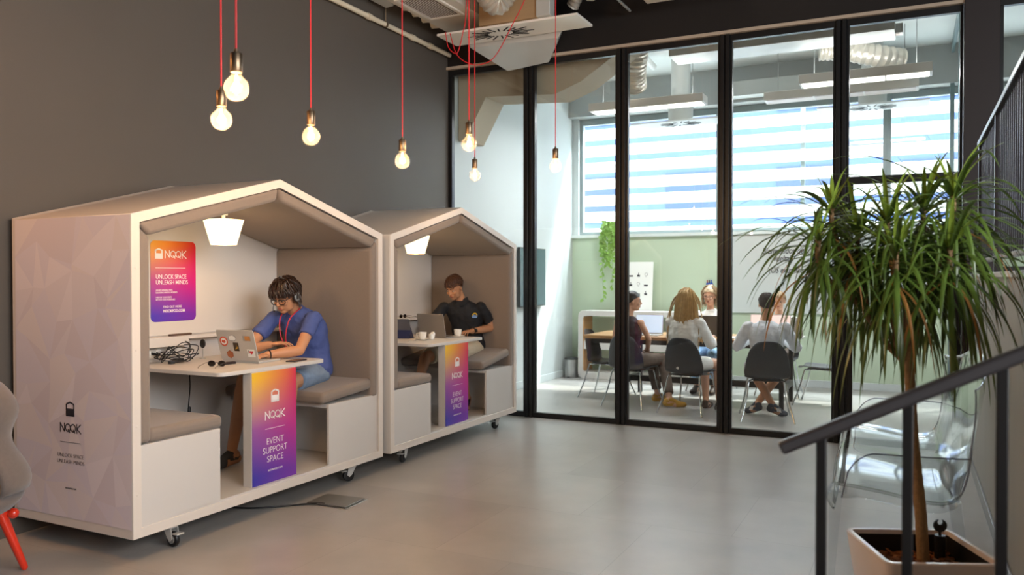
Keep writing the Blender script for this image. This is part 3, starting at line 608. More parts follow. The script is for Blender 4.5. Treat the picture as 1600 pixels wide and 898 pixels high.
def make_chair():
    "moulded shell chair on four splayed chrome legs, facing +X"
    t = thing('shell_chair', 'empty charcoal shell chair on chrome legs at the left table end', 'chair', (-3.42, 9.70, 0), rad(-3), 'charcoal shell chairs around the meeting table')
    prof = smooth_path([(.235, 0, .425), (.20, 0, .445), (.05, 0, .438), (-.12, 0, .435), (-.19, 0, .465), (-.225, 0, .56), (-.26, 0, .70), (-.30, 0, .845)], 5); N = len(prof) - 1
    def wd(s): 
        P_ = [(0, .19), (.12, .218), (.4, .225), (.55, .225), (.66, .235), (.8, .215), (.92, .175), (1, .10)]
        for (a, b), (c, d) in zip(P_, P_[1:]):
            if s <= c: return b + (d - b) * (s - a) / (c - a)
        return .1
    def f(u, v):
        p = prof[min(int(round(v * N)), N)]; y = (u * 2 - 1); back = min(1, max(0, (v - .45) / .25)); e = abs(y) ** 2
        return (p.x + back * .055 * e, y * wd(v), p.z + (1 - back) * .022 * e - (.015 * e if v > .9 else 0))
    MB().grid(f, 12, N).build('shell', M_shell, t, solid=.009, sub=1)
    for sx, sy in ((1, 1), (1, -1), (-1, 1), (-1, -1)):
        MB().tube(smooth_path([(.02 * sx, .12 * sy, .420), (.13 * sx, .17 * sy, .418), (.165 * sx, .185 * sy, .40), (.215 * sx, .215 * sy, .2), (.285 * sx, .265 * sy, .002)], 6), .009, 10).build('leg', M_chrome, t)
    MB().box((-.15, -.14, .416), (.15, .14, .430)).build('seat_mount', M_blackp, t, bevel=.003)
    return t
CH = make_chair()
CHS = [(-2.90, 9.135, 79, 'charcoal shell chair under the person in the dark sleeveless top'), (-2.19, 8.98, 79, 'charcoal shell chair under the long-haired blonde person'),
       (-1.357, 8.886, 102, 'charcoal shell chair under the short-haired person in the pale shirt'), (-2.36, 10.86, -93, 'charcoal shell chair on the far side, under the person with glasses'),
       (-1.50, 10.84, -88, 'charcoal shell chair on the far side, behind the short-haired person'), (-.92, 10.2, 175, 'empty charcoal shell chair at the right end of the table')]
for x, y, r, l in CHS: dup(CH, (x, y, 0), rad(r), l)

def laptop(lab, M, rz, W=.31, D=.215, ang=108, body=None, screen=None, name='laptop', keys=True):
    "local frame: hinge on -X, user sits at +X"
    body = body or M_alul
    t = thing(name, lab, 'laptop', M, rz)
    B((-D / 2, -W / 2, 0), (D / 2, W / 2, .014)).build('base', body, t, bevel=.004)
    if keys:
        kb = MB()
        for r_ in range(5):
            for c in range(12): kb.box((-D / 2 + .022 + r_ * .019, -W / 2 + .025 + c * (W - .05) / 12, .014), (-D / 2 + .037 + r_ * .019, -W / 2 + .022 + (c + .85) * (W - .05) / 12, .0155))
        kb.build('keyboard', M_blackp if body is not M_alul else mat('pale_keys', 'A5A5A3', .5), t); B((D / 2 - .085, -.05, .0138), (D / 2 - .015, .05, .0146)).build('trackpad', mat('trackpad', 'B4B4B2', .3), t)
    l = MB().prism(rrect(-W / 2, 0, W / 2, D, .012), lambda a, b: (-.004, a, b), lambda a, b: (.003, a, b)).build('screen_lid', body, t, bevel=.0015)
    l.location = (-D / 2, 0, .014); l.rotation_euler.y = -rad(ang - 90)
    MB().prism(rrect(-W / 2 + .01, .014, W / 2 - .01, D - .01, .004), lambda a, b: (.003, a, b), lambda a, b: (.0042, a, b)).build('display', screen or M_dkscreen, l)
    return t, l
M_alul = mat('laptop_aluminium', 'C4C2BE', .35, .35); M_dkscreen = mat('dim_screen', '3C4250', .25, emit=.15, ecol='8896B8'); M_dgrey = mat('dark_laptop_shell', '55504C', .45, .2)
laptop('open laptop with a lit pale blue screen on the oak table, left', (-2.92, 9.72, .785), rad(-90), screen=M_screen_b, W=.36, D=.24, ang=100, name='laptop')
laptop('open dark laptop seen from behind, facing the person with glasses', (-2.17, 10.02, .785), rad(88), body=M_dgrey, W=.36, D=.24, ang=100)
laptop('open laptop with a pale pink screen in front of the short-haired person', (-1.46, 9.68, .785), rad(-90), screen=M_screen_r, W=.46, D=.27, ang=100)
laptop('open laptop seen from behind on the far side of the table, half hidden', (-1.28, 10.12, .785), rad(88), body=M_alul, W=.34, D=.24, ang=105)
t = thing('water_bottle', 'pale grey steel bottle standing at the right end of the table', 'bottle', (-1.24, 10.22, .785)); MB().lathe([(0, 0), (.035, 0), (.037, .01), (.037, .16), (.02, .2), (.018, .215), (0, .215)]).build('bottle_body', mat('bottle_grey', '8C97A6', .3, .3), t); MB().lathe([(0, .213), (.02, .213), (.02, .24), (0, .24)]).build('cap', M_blackp, t)
o = tag(B((-.11, -.15, 0), (.11, .15, .012)).build('notebook', M_paper, bevel=.002), 'white notebook lying on the oak table by the post', 'notebook'); o.location = (-1.86, 9.68, .785)
# side cabinet, poster, screen, bin, board
sc = thing('side_console', 'white rounded open console with a wooden inside against the sage wall', 'console', (-4.42, 11.25, 0))
fr = MB(); o_ = rrect(0, 0, 1.9, 1.01, .09, 6); i_ = rrect(.075, .10, 1.825, .93, .05, 6); n = len(o_)
fr.add([(a, 0, b) for a, b in o_] + [(a, 0, b) for a, b in i_] + [(a, .38, b) for a, b in o_] + [(a, .38, b) for a, b in i_], [f for q in range(n) for f in ((q, (q + 1) % n, n + (q + 1) % n, n + q), (2 * n + q, 3 * n + q, 3 * n + (q + 1) % n, 2 * n + (q + 1) % n), (q, 2 * n + q, 2 * n + (q + 1) % n, (q + 1) % n), (n + q, n + (q + 1) % n, 3 * n + (q + 1) % n, 3 * n + q))])
fr.build('frame', M_white, sc, bevel=.004)
MB().box((.076, .01, .11), (.09, .37, .92)).box((1.81, .01, .11), (1.824, .37, .92)).build('wooden_lining', M_wood, sc)
B((.09, .005, .44), (1.81, .37, .56)).build('drawer_unit', M_white, sc, bevel=.003); B((.09, .01, .56), (1.81, .37, .575)).build('wooden_shelf', M_wood, sc)
t = thing('framed_print', 'white board print with small black symbols leaning on the sage wall', 'poster', (-3.80, 11.50, 1.01), 0)
pn = B((0, 0, 0), (.43, .02, .72)).build('panel', M_paper, t, bevel=.002); pn.rotation_euler.x = -rad(6)
g = MB()
for r_, row in enumerate([(.5, 1), (.36, 0), (.23, 1)]):
    for c in range(3):
        x, z = .10 + .115 * c, row[0]
        if (r_ + c) % 3 == 0: g.box((x - .03, -.002, z), (x + .03, 0, z + .022))
        elif (r_ + c) % 3 == 1: g.box((x - .022, -.002, z), (x + .022, 0, z + .028)).box((x - .006, -.002, z + .028), (x + .004, 0, z + .06))
        else: strokes(g, [arc(x, z + .035, .022, 0, 360, 12), [(x - .01, z), (x + .01, z)]], .004)
g.build('symbols', M_dink, pn)
tv = thing('wall_screen', 'dark flat screen mounted on the white side wall of the meeting room', 'television', (-4.70, 9.70, 1.10)); B((.025, 0, 0), (.065, .84, .80)).build('panel', mat('tv_case', '15181B', .3), tv, bevel=.004); B((.065, .012, .012), (.0665, .828, .788)).build('display', mat('tv_glass', '5A7078', .12), tv); B((0, .3, .3), (.025, .54, .5)).build('wall_mount', M_black, tv)
bn = thing('pedal_bin', 'small brushed steel pedal bin in the corner beside the console', 'bin', (-4.56, 11.33, 0)); MB().lathe([(0, .0), (.10, 0), (.10, .02), (.098, .02), (.098, .27), (.0, .27)], seg=32).build('bin_body', M_steel, bn); MB().lathe([(0, .27), (.102, .27), (.102, .285), (.09, .30), (0, .308)], seg=32).build('lid', M_blackp, bn); B((-.02, -.125, .005), (.02, -.09, .015)).build('pedal', M_blackp, bn)
wb = thing('whiteboard', 'white writing board with handwritten greeting below the window', 'whiteboard', (-2.28, 11.69, 1.0)); B((0, 0, 0), (2.7, .03, 1.09)).build('board', mat('whiteboard_surface', 'C2C8C7', .25), wb, bevel=.002)
for s, x, z, sz in (('Bienvenidos de', .45, .825, .125), ('vuelta!', .60, .72, .12), ('¡OS extrañamos', .54, .56, .115), ('mucho!', .96, .45, .115)): text(s, sz, mat('marker_ink', '1E2024', .5), wb, (x - .02, -.004, z), shear=.3, off=.0012, name='handwriting', sx=.72)
g = MB(); strokes(g, [arc(1.06, .77, .045, 200, 340, 10)], .004); g.build('handwriting', mat('marker_ink'), wb)
t = thing('marker_holder', 'small blue marker holder clipped to the sage wall beside the whiteboard', 'holder', (-2.62, 11.66, 1.30)); B((0, 0, 0), (.09, .06, .12)).build('pocket', mat('holder_blue', '2C55A8', .4), t, bevel=.004)
for k, c in enumerate(('B02A2A', '202020', '2048A0')): MB().cyl((.02 + .025 * k, .03, .05), (.01 + .03 * k, .03, .16), .008).build('marker', mat('marker_%s' % ['red', 'black', 'blue'][k], c, .4), t)
# trailing plant on the sill
vp = thing('trailing_plant', 'leafy light green vine trailing from the window sill at left', 'plant', (-4.05, 11.63, 2.145))
MB().lathe([(0, 0), (.05, 0), (.065, .10), (.06, .10), (.05, .02), (0, .02)]).build('pot', M_ceram, vp)
M_vine = mat('vine_leaf', '7FA848', .5, var=.25, scale=12); R_ = random.Random(3)
stem = MB(); lf = MB()
def leaf(mb, p, d, nrm, L, W, bend=.2, n=4):
    d = d.normalized(); s = d.cross(nrm).normalized(); rows = []
    for i in range(n + 1):
        t_ = i / n; w_ = W * (sin(pi * min(.98, t_ * .92 + .06)) ** .8); c = p + d * L * t_ - nrm * bend * L * t_ * t_
        rows += [c - s * w_ / 2 + nrm * W * .12, c, c + s * w_ / 2 + nrm * W * .12]
    mb.add(rows, [f for i in range(n) for f in ((i * 3, i * 3 + 1, i * 3 + 4, i * 3 + 3), (i * 3 + 1, i * 3 + 2, i * 3 + 5, i * 3 + 4))])
for k in range(7):
    x = R_.uniform(-.14, .12); L = [1.0, .55, .35, .8, .3, .45, .2][k]; P_ = [V((R_.uniform(-.03, .03), -.02, .10)), V((x * .6, -.07, .16)), V((x, -.10, .0)), V((x + R_.uniform(-.04, .04), -.10, -L * .5)), V((x + R_.uniform(-.05, .05), -.10, -L))]
    P_ = smooth_path(P_, 8); stem.tube(P_, .0028, 5)
    for p in P_[2:]:
        for _ in range(2 if L < .5 else 1): leaf(lf, p, V((R_.uniform(-1, 1), R_.uniform(-.5, .1), R_.uniform(-.9, .3))), V((R_.uniform(-.3, .3), -1, .4)).normalized(), R_.uniform(.05, .08), R_.uniform(.035, .05))
stem.build('vine', mat('vine_stem', '6E8B3E', .6), vp); lf.build('foliage', M_vine, vp)

# ================================================================ planter and dragon tree
pl = thing('planter', 'square white self-watering planter with rounded corners behind the railing', 'planter', (.045, 3.652, 0), rad(23.5))
def rr(h, z, r): return [V((a, b, z)) for a, b in rrect(-h, -h, h, h, r, 6)]
MB().loft([rr(.165, 0, .03), rr(.17, .01, .035), rr(.222, .405, .04), rr(.224, .415, .04), rr(.218, .42, .036), rr(.202, .42, .026), rr(.199, .412, .022), rr(.197, .27, .02)]).build('pot', mat('planter_gloss', 'EADDD8', .22, coat=.3), pl)
MB().loft([rr(.196, .402, .02), rr(.188, .300, .02), rr(.10, .298, .02)], caps=False).build('liner', mat('liner_black', '120E0D', .5), pl)
ti = MB().cyl((.125, .10, .25), (.125, .10, .43), .021).build('water_indicator', M_blackp, pl)
i2 = MB().cyl((.125, .10, .43), (.125, .10, .445), .006).prism(arc(.125, .47, .027, 60, -240, 18) + arc(.125, .485, .012, -240, 60, 8), lambda a, b: (a, .096, b), lambda a, b: (a, .104, b)).build('indicator_cap', M_blackp, ti)
R_ = random.Random(5); ch = MB()
for _ in range(900):
    x, y = R_.uniform(-.175, .175), R_.uniform(-.175, .175); L = R_.uniform(.015, .045); a = R_.uniform(0, pi); z = .312 + R_.uniform(0, .03); d = V((cos(a), sin(a), R_.uniform(-.4, .4))).normalized() * L / 2
    c = V((x, y, z)); ch.bar(c - d, c + d, R_.uniform(.008, .018), .004, up=(R_.uniform(-.5, .5), R_.uniform(-.5, .5), 1))
bk = ch.build('bark_mulch', mat('bark', '8A5226', .8, var=.6, scale=30), pl); bk['kind'] = 'stuff'
B((-.185, -.185, .29), (.185, .185, .308)).build('soil', mat('soil', '2A1A10', .95), pl)
dt = thing('dragon_tree', 'tall dragon tree with drooping narrow leaves growing in the white planter', 'plant', (.06, 3.72, .31))
O = V((.06, 3.72, .31)); M_bark = mat('tree_bark', '9A7B56', .8, var=.25, scale=40, bump=.5, bscale=90)
heads = [(-.30, 3.70, 1.80), (-.345, 3.62, 1.66), (-.085, 3.72, 1.74), (.05, 3.80, 1.79), (.155, 3.73, 1.83), (-.05, 3.56, 1.60), (.14, 3.62, 1.62), (-.20, 3.74, 1.68)]
tk = smooth_path([(.06, 3.72, .30), (.045, 3.71, .55), (.02, 3.70, .80), (.005, 3.70, 1.05), (.00, 3.70, 1.16)], 10)
MB().tube([p - O for p in tk], [.024 - .006 * i / len(tk) + .0012 * (i % 2) for i in range(len(tk))], 14).build('trunk', M_bark, dt)
for h, mid in zip(heads, [(-.12, 3.70, 1.34), (-.20, 3.66, 1.40), (-.03, 3.71, 1.42), (.02, 3.75, 1.45), (.06, 3.71, 1.40), (-.01, 3.62, 1.38), (.05, 3.66, 1.36), (-.09, 3.71, 1.42)]):
    P_ = smooth_path([(.00, 3.70, 1.14), (.0 + (mid[0]) * .4, 3.70, 1.22), mid, (h[0] * .9 + mid[0] * .1, h[1], h[2] - .14), h], 6); MB().tube([p - O for p in P_], [.0135 - .003 * i / len(P_) for i in range(len(P_))], 10).build('branch', M_bark, dt)
def dleaf(mb, p, az, el, L, W, droop, R):
    d = V((cos(az) * cos(el), sin(az) * cos(el), sin(el))); side = V((-sin(az), cos(az), 0)); n = 11; c = p.copy(); rows = []; tw = R.uniform(-.5, .5)
    for i in range(n + 1):
        t_ = i / n; w_ = W * min(1, .35 + t_ * 4) * (1 - t_ ** 3.2) + .0006; up = side.cross(d).normalized(); s = (side * cos(tw * t_) + up * sin(tw * t_))
        rows += [c - s * w_ / 2 + up * w_ * .16, c, c + s * w_ / 2 + up * w_ * .16]
        c = c + d * (L / n); d = (d + V((0, 0, -droop * (.35 + 1.0 * t_) / n * 3.2))).normalized()
        if c.x > .40 and d.x > 0: d = (d * 1 + V((-d.x, 0, -.2))).normalized()
    mb.add(rows, [f for i in range(n) for f in ((i * 3, i * 3 + 1, i * 3 + 4, i * 3 + 3), (i * 3 + 1, i * 3 + 2, i * 3 + 5, i * 3 + 4))])
M_dl = mat('dragon_leaf', '58702E', .30, var=.45, scale=14, spec=.6); M_dl2 = mat('young_dragon_leaf', '8AA03C', .35, var=.3, scale=12); M_dry = mat('dry_leaf', 'B07A3C', .6, var=.2)
for hi, h in enumerate(heads):
    R_ = random.Random(hi + 11); lo, up_, dr = MB(), MB(), MB()
    nl = 54 if hi in (0, 1) else 74
    for k in range(nl):
        g = k / nl; az = k * 2.39996 + R_.uniform(-.2, .2); el = rad(-50 + 122 * g ** 1.5) + R_.uniform(-.15, .15); L = R_.uniform(.38, .60) * (.80 if hi in (0, 1) else 1) * (1 if g < .8 else .52); p = V(h) - O + V((0, 0, -.13 + .14 * g))
        dleaf(up_ if g > .84 else lo, p, az, el, L, R_.uniform(.014, .022), 1.25 - .80 * g + R_.uniform(-.12, .12), R_)
    for k in range(3): dleaf(dr, V(h) - O + V((0, 0, -.13)), R_.uniform(0, 6.3), -.3, .45, .012, 1.2, R_)
    c = lo.build('leaf_crown', M_dl, dt); up_.build('young_leaves', M_dl2, c); dr.build('dry_leaves', M_dry, c)

# ================================================================ clear lounge sofa along the concrete wall
so = thing('clear_lounge_seat', 'wide transparent plastic lounge seat behind the planter, against the concrete wall', 'chair', (-.36, 4.26, .03), rad(1.8))
pf = smooth_path([(.03, 0, .30), (.0, 0, .355), (.015, 0, .41), (.06, 0, .425), (.25, 0, .405), (.45, 0, .375), (.56, 0, .40), (.625, 0, .52), (.67, 0, .70), (.71, 0, .86), (.735, 0, 1.02)], 5); NP = len(pf) - 1; WD = 1.86
def sofa(u, v):
    i = v * NP; a = int(min(i, NP - 1)); p = pf[a].lerp(pf[a + 1], i - a); y = u * WD; q = u * 2 - 1
    back = max(0, (v - .62) / .38); z = p.z; x = p.x
    z += back * back * (.06 * cos(q * pi) - .01) ; x -= back * .10 * abs(q) ** 3
    e = max(0, abs(q) - .86) / .14
    return (x, y - math.copysign(1, q) * back * .0, z + (1 - min(1, back * 3)) * .03 * e * e + .008 * cos(q * pi * 2) * (1 - back))
MB().grid(sofa, 36, NP).build('seat_shell', M_clear, so, solid=.012)
for s, y0 in ((1, 0), (-1, WD)):
    def arm(u, v, s=s, y0=y0):
        x = .14 + (.43 + .05 * v) * u; q = [p for p in pf if p.x >= min(x, .73) and p.z > .36]; z0 = (q[0].z if q else .6) - .01; front = min(1, u / .28); h = (.63 - z0) * math.sqrt(max(0, 1 - (1 - front) ** 2)); x -= .07 * v * (1 - u)
        return (x, y0 - s * (.05 * sin(v * pi / 2) * (1 - u ** 3)), z0 + max(h, 0) * v)
    MB().grid(arm, 20, 8).build('armrest', M_clear, so, solid=.010)
    MB().tube([arm(i / 20, 1) for i in range(21)], .004, 8).build('arm_rim', M_clearrim, so)
    MB().tube([sofa(0 if s > 0 else 1, .60 + .40 * i / 14) for i in range(15)], .004, 8).build('back_rim', M_clearrim, so)
MB().tube([sofa(i / 36, 1) for i in range(37)], .004, 8).build('top_rim', M_clearrim, so)
MB().tube([sofa(i / 36, 0) for i in range(37)], .0035, 8).build('front_rim', M_clearrim, so)
for x, y, dx in ((.04, .06, -.02), (.04, WD - .06, -.02), (.56, .10, .06), (.56, WD - .10, .06)):
    MB().loft([[V((x + dx + a * .014, y + b * .014, -.03)) for a, b in ((-1, -1), (1, -1), (1, 1), (-1, 1))], [V((x + a * .03, y + b * .03, .405)) for a, b in ((-1, -1), (1, -1), (1, 1), (-1, 1))]]).build('leg', M_clear, so, bevel=.004)

# ================================================================ grey felt armchair at the left edge
gc = thing('felt_armchair', 'grey felt armchair with bright red legs, cut by the left edge of the picture', 'chair', (-4.14, 2.29, 0), rad(-55))
M_felt = mat('grey_felt', '6A5F59', .9, var=.18, scale=60, bump=.3, bscale=300, sheen=.3)
lv = [(.33, .20, .17), (.37, .28, .24), (.44, .345, .30), (.52, .365, .31), (.58, .345, .30), (.66, .285, .26), (.72, .265, .245), (.78, .285, .25), (.84, .315, .26), (.90, .30, .25), (.98, .24, .23), (1.03, .15, .19)]
out = []
for z, a, b in lv:
    ring = []
    for k in range(40):
        g = 2 * pi * k / 40; c, s_ = cos(g), sin(g)
        if z < .46: ring.append(V((b * c, a * s_, z)))
        else:   # open in front (+X): the ring folds back on itself as a thick wall
            gg = rad(62) + (2 * pi - rad(124)) * (k if k < 20 else 39 - k) / 19; r_ = 1 if k < 20 else .86
            ring.append(V((b * cos(gg) * r_, a * sin(gg) * r_, z)))
    out.append(ring)
up = [r for (z, _, _), r in zip(lv, out) if z >= .46]
MB().loft([[V((x.x, x.y, x.z - .10)) for x in up[0]]] + up).build('back_shell', M_felt, gc, sub=1)
MB().loft([r for (z, _, _), r in zip(lv, out) if z < .46] + [[V((.27 * cos(2 * pi * k / 40), .30 * sin(2 * pi * k / 40), .47)) for k in range(40)]]).build('seat', M_felt, gc, sub=1)
for sx, sy in ((1, 1), (1, -1), (-1, 1), (-1, -1)):
    MB().cap((.13 * sx, .17 * sy, .35), (.22 * sx, .25 * sy, .018), .026, .017).build('leg', M_redw, gc)
for sx in (1, -1):
    MB().tube([(.15 * sx, -.21, .315), (.15 * sx, .21, .315)], .016, 12).ell((.15 * sx, -.23, .315), (.026, .026, .026)).ell((.15 * sx, .23, .315), (.026, .026, .026)).build('cross_bar', M_redw, gc)

# ================================================================ things on the pod tables
def PL(k, u, w, z=.93): return POD[k] @ V((u, w, z))
t, lid = laptop('silver laptop covered in stickers on the near pod table', PL(0, 1.262, .40), PRZ + rad(3), W=.315, D=.215, ang=106)
def sticker(poly, m, holes=None):
    q = MB().prism([(a, b) for a, b in poly], lambda a, b: (-.0046, -a, b), lambda a, b: (-.0042, -a, b)).build('sticker', m, lid); return q
M_or = mat('sticker_orange', 'D8593A', .5); M_w = M_paper
def circ(cx, cy, r, n=20, sx=1): return [(cx + r * sx * cos(2 * pi * k / n), cy + r * sin(2 * pi * k / n)) for k in range(n)]
def st2(poly, m, off=0): return MB().prism(poly, lambda a, b: (-.0050 - off, -a, b), lambda a, b: (-.0046 - off, -a, b)).build('sticker', m, lid)
st2(circ(-.105, .135, .034), M_or); st2(circ(-.105, .135, .024), M_w, .0005); st2([(-.122, .128), (-.118, .145), (-.106, .142), (-.092, .146), (-.088, .130), (-.10, .122)], M_or, .001)
st2([(-.065, .150), (-.052, .178), (-.022, .183), (.002, .172), (.006, .152), (-.010, .138), (-.045, .138)], mat('sticker_grey', '8F9091', .5)); st2([(-.060, .151), (-.049, .174), (-.022, .179), (-.003, .169), (.001, .153), (-.012, .142), (-.044, .142)], M_w, .0005)
st2([(-.030, .068), (.014, .068), (.014, .128), (-.030, .128)], mat('sticker_umber', '3A2A18', .5, var=.4, scale=60)); st2([(-.02, .08), (.0, .10), (-.006, .118), (.008, .088)], mat('sticker_gold', 'C9962E', .4), .0005)
st2([(.062, .142), (.128, .142), (.128, .178), (.062, .178)], mat('sticker_silver', 'A9AAA8', .3, .4)); st2([(.078, .144), (.124, .144), (.124, .176), (.078, .176)], mat('sticker_amber', 'C98A4A', .5, var=.3, scale=50), .0005)
st2([(-.098, .03), (-.072, .014), (-.046, .03), (-.046, .058), (-.072, .072), (-.098, .058)], mat('sticker_rust', 'A8603A', .5, var=.35, scale=50))
st2([(.078, .030), (.140, .030), (.140, .085), (.078, .085)], M_w)
tx = text('I', .036, M_dink, lid, (-.0056, -.086, .052), -pi / 2, name='sticker_letter')
st2([(.112, .048), (.128, .062), (.126, .072), (.117, .073), (.112, .068), (.107, .073), (.098, .072), (.096, .062)], mat('sticker_heart', 'C8323C', .5), .0006)
def flat_box(name, lab, cat, k, u, w, sx, sy, sz, m, rz=0, z=.93, bev=.003):
    o = tag(B((-sx / 2, -sy / 2, 0), (sx / 2, sy / 2, sz)).build(name, m, bevel=bev), lab, cat); o.location = PL(k, u, w, z); o.rotation_euler.z = PRZ + rad(rz); return o
flat_box('smartphone', 'dark phone lying flat at the right edge of the near pod table', 'phone', 0, 1.395, .125, .15, .072, .009, mat('phone_black', '2A2226', .2), 8)
def spectacles(name, lab, M, rz, m, lens):
    t = thing(name, lab, 'glasses', M, rz)
    for s in (-1, 1):
        MB().tube([(0, s * .034 + .024 * cos(2 * pi * k / 20), .018 + .017 * sin(2 * pi * k / 20)) for k in range(20)], .0022, 6, closed=True).build('rim', m, t)
        MB().prism([(s * .034 + .023 * cos(2 * pi * k / 20), .018 + .016 * sin(2 * pi * k / 20)) for k in range(20)], lambda a, b: (-.0006, a, b), lambda a, b: (.0006, a, b)).build('lens', lens, t)
        MB().tube([(0, s * .060, .024), (.03, s * .062, .024), (.12, s * .058, .012), (.135, s * .056, .003)], .0018, 6).build('temple', m, t)
    MB().tube([(0, -.011, .022), (-.002, 0, .025), (0, .011, .022)], .002, 6).build('bridge', m, t); return t
M_shade = mat('dark_lens', '1C1512', .1)
spectacles('sunglasses', 'dark sunglasses lying on the near pod table in front of the laptop', PL(0, .915, .36), PRZ + rad(200), M_blackp, M_shade)
flat_box('glasses_case', 'small dark case behind the sunglasses on the near pod table', 'case', 0, 1.03, .385, .115, .035, .016, mat('case_dark', '2A1F22', .5), -8, bev=.006)
flat_box('pen', 'dark brown pen case lying on the shelf of the near pod', 'case', 0, 1.09, .885, .20, .022, .014, mat('pen_brown', '5A4438', .5), 4, 1.10, .005)
# adapters with tangled cables
t = thing('cable_tangle', 'tangle of black charger cables and plugs on the near pod table', 'cable', PL(0, .98, .78), PRZ); R_ = random.Random(8)
for k in range(4):
    P_ = [V((.16 * cos(i * 1.35 + k * 1.7) * (1 - .1 * k) + R_.uniform(-.03, .03), .085 * sin(i * 1.35 + k * 1.7) + R_.uniform(-.02, .02), .008 + (.045 + .03 * k) * abs(sin(i * 1.1 + k)))) for i in range(8)]
    MB().tube(smooth_path(P_, 7), .0032, 6).build('cable', M_blackp, t)
MB().box((-.03, -.022, .0), (.03, .022, .028)).build('adapter', M_blackp, t, bevel=.004)
MB().cyl((-.10, .185, .063), (-.10, .14, .063), .021).cyl((-.10, .145, .063), (-.08, .09, .05), .008).build('plug', M_blackp, t)
MB().lathe([(0, 0), (.022, 0), (.022, .02), (.01, .024), (0, .024)], (-.09, -.04, 0)).build('plug', M_blackp, t)
for u, w, h, l in ((.745, .86, .10, 'black round webcam on a small stand at the left end of the near pod table'), (1.235, .83, .11, 'small black microphone on a clear stand behind the laptop')):
    t = thing('desk_gadget', l, 'gadget', PL(0, u, w), PRZ); MB().lathe([(0, 0), (.022, 0), (.022, .004), (.003, .006), (.003, h - .03), (0, h - .03)]).build('stand', M_steel, t); MB().ell((0, 0, h - .005), (.012, .026, .032)).build('head', M_blackp, t)
t = thing('power_cable', 'black cable with an inline switch hanging below the near pod table', 'cable', PL(0, 1.085, .80, .905), PRZ); MB().tube(smooth_path([(0, 0, 0), (.01, 0, -.15), (-.005, 0, -.30), (.01, .01, -.42), (.03, .02, -.55), (.02, .06, -.70)], 6), .004, 7).build('cable', M_blackp, t); MB().cap((.004, 0, -.30), (-.002, 0, -.36), .011).build('inline_switch', M_blackp, t)
# far pod
laptop('grey laptop open in front of the man in the black shirt', PL(1, 1.415, .42), PRZ + rad(-3), W=.30, D=.22, ang=104, body=mat('space_grey', '8F8984', .4, .3))
tb2 = thing('tablet', 'dark tablet propped on a folded blue cover on the far pod table', 'tablet', PL(1, 1.16, .66), PRZ + rad(15))
o = MB().prism(rrect(-.085, 0, .085, .20, .01), lambda a, b: (-.004, a, b), lambda a, b: (.004, a, b)).build('tablet_body', mat('tablet_grey', '5B5B62', .35), tb2, bevel=.001); o.rotation_euler.y = -rad(28); o.location = (0, 0, .006)
MB().prism([(-.09, 0), (.06, 0), (-.035, .10)], lambda a, b: (a * .9, -.085, b), lambda a, b: (a * .9, .085, b)).build('cover', mat('cover_navy', '2A2F52', .6), tb2, bevel=.003)
def cup(lab, k, u, w, rz):
    t = thing('coffee_cup', lab, 'cup', PL(k, u, w, .937), PRZ + rad(rz), 'white cups on the far pod table')
    MB().lathe([(0, 0), (.022, 0), (.024, .004), (.034, .02), (.038, .066), (.0355, .066), (.031, .022), (.02, .008), (0, .008)], seg=28).build('cup_body', M_ceram, t)
    MB().tube(smooth_path([(.034, 0, .054), (.055, 0, .052), (.058, 0, .035), (.046, 0, .02), (.033, 0, .02)], 5), .004, 8).build('handle', M_ceram, t)
    MB().lathe([(0, .05), (.034, .05)], seg=24).build('coffee', mat('coffee', '3A2010', .2), t)
    s = thing('saucer', lab.replace('cup', 'saucer under the cup').replace('coffee ', ''), 'saucer', PL(k, u, w, .93), 0, 'white saucers on the far pod table'); MB().lathe([(0, 0), (.035, 0), (.06, .008), (.068, .013), (.066, .014), (.056, .010), (.03, .006), (0, .006)], seg=32).build('dish', M_ceram, s)
cup('white coffee cup with a crumpled napkin, left one in the far pod', 1, 1.02, .36, 100); cup('white coffee cup beside the watch hand, right one in the far pod', 1, 1.50, .27, 190)
o = tag(MB().prism([(-.025, 0), (.02, .0), (.045, .05), (.02, .075), (0, .05), (-.03, .06)], lambda a, b: (a, -.02, b), lambda a, b: (a * .8 + .01, .02, b * .9)).build('napkin', M_paper, sm=1, bevel=.006), 'crumpled white napkin between the left cup and the laptop in the far pod', 'napkin'); o.location = PL(1, 1.12, .33); o.rotation_euler.z = PRZ
t = thing('teaspoon', 'small spoon lying on the far pod table by the left saucer', 'spoon', PL(1, .86, .37), PRZ); MB().tube([(-.06, 0, .004), (.05, 0, .004)], .0025, 6).build('handle', M_steel, t); MB().ell((.062, 0, .005), (.017, .011, .004)).build('bowl', M_steel, t)
spectacles('sunglasses', 'dark brown sunglasses resting on the back shelf of the far pod', PL(1, 1.46, .87, 1.10), PRZ + rad(-90), mat('tortoise', '3A2316', .3), M_shade)
t = thing('low_stool', 'small dark stool seat seen under the far pod table', 'stool', PL(1, .82, .72, .19), PRZ); MB().lathe([(0, .52), (.15, .52), (.165, .545), (.15, .575), (0, .58)]).build('seat', mat('stool_black', '1C191A', .6), t)
for k in range(3): MB().tube([(.07 * cos(k * 2.1), .07 * sin(k * 2.1), .52), (.12 * cos(k * 2.1), .12 * sin(k * 2.1), .002)], .012, 10).build('leg', M_blackp, t)
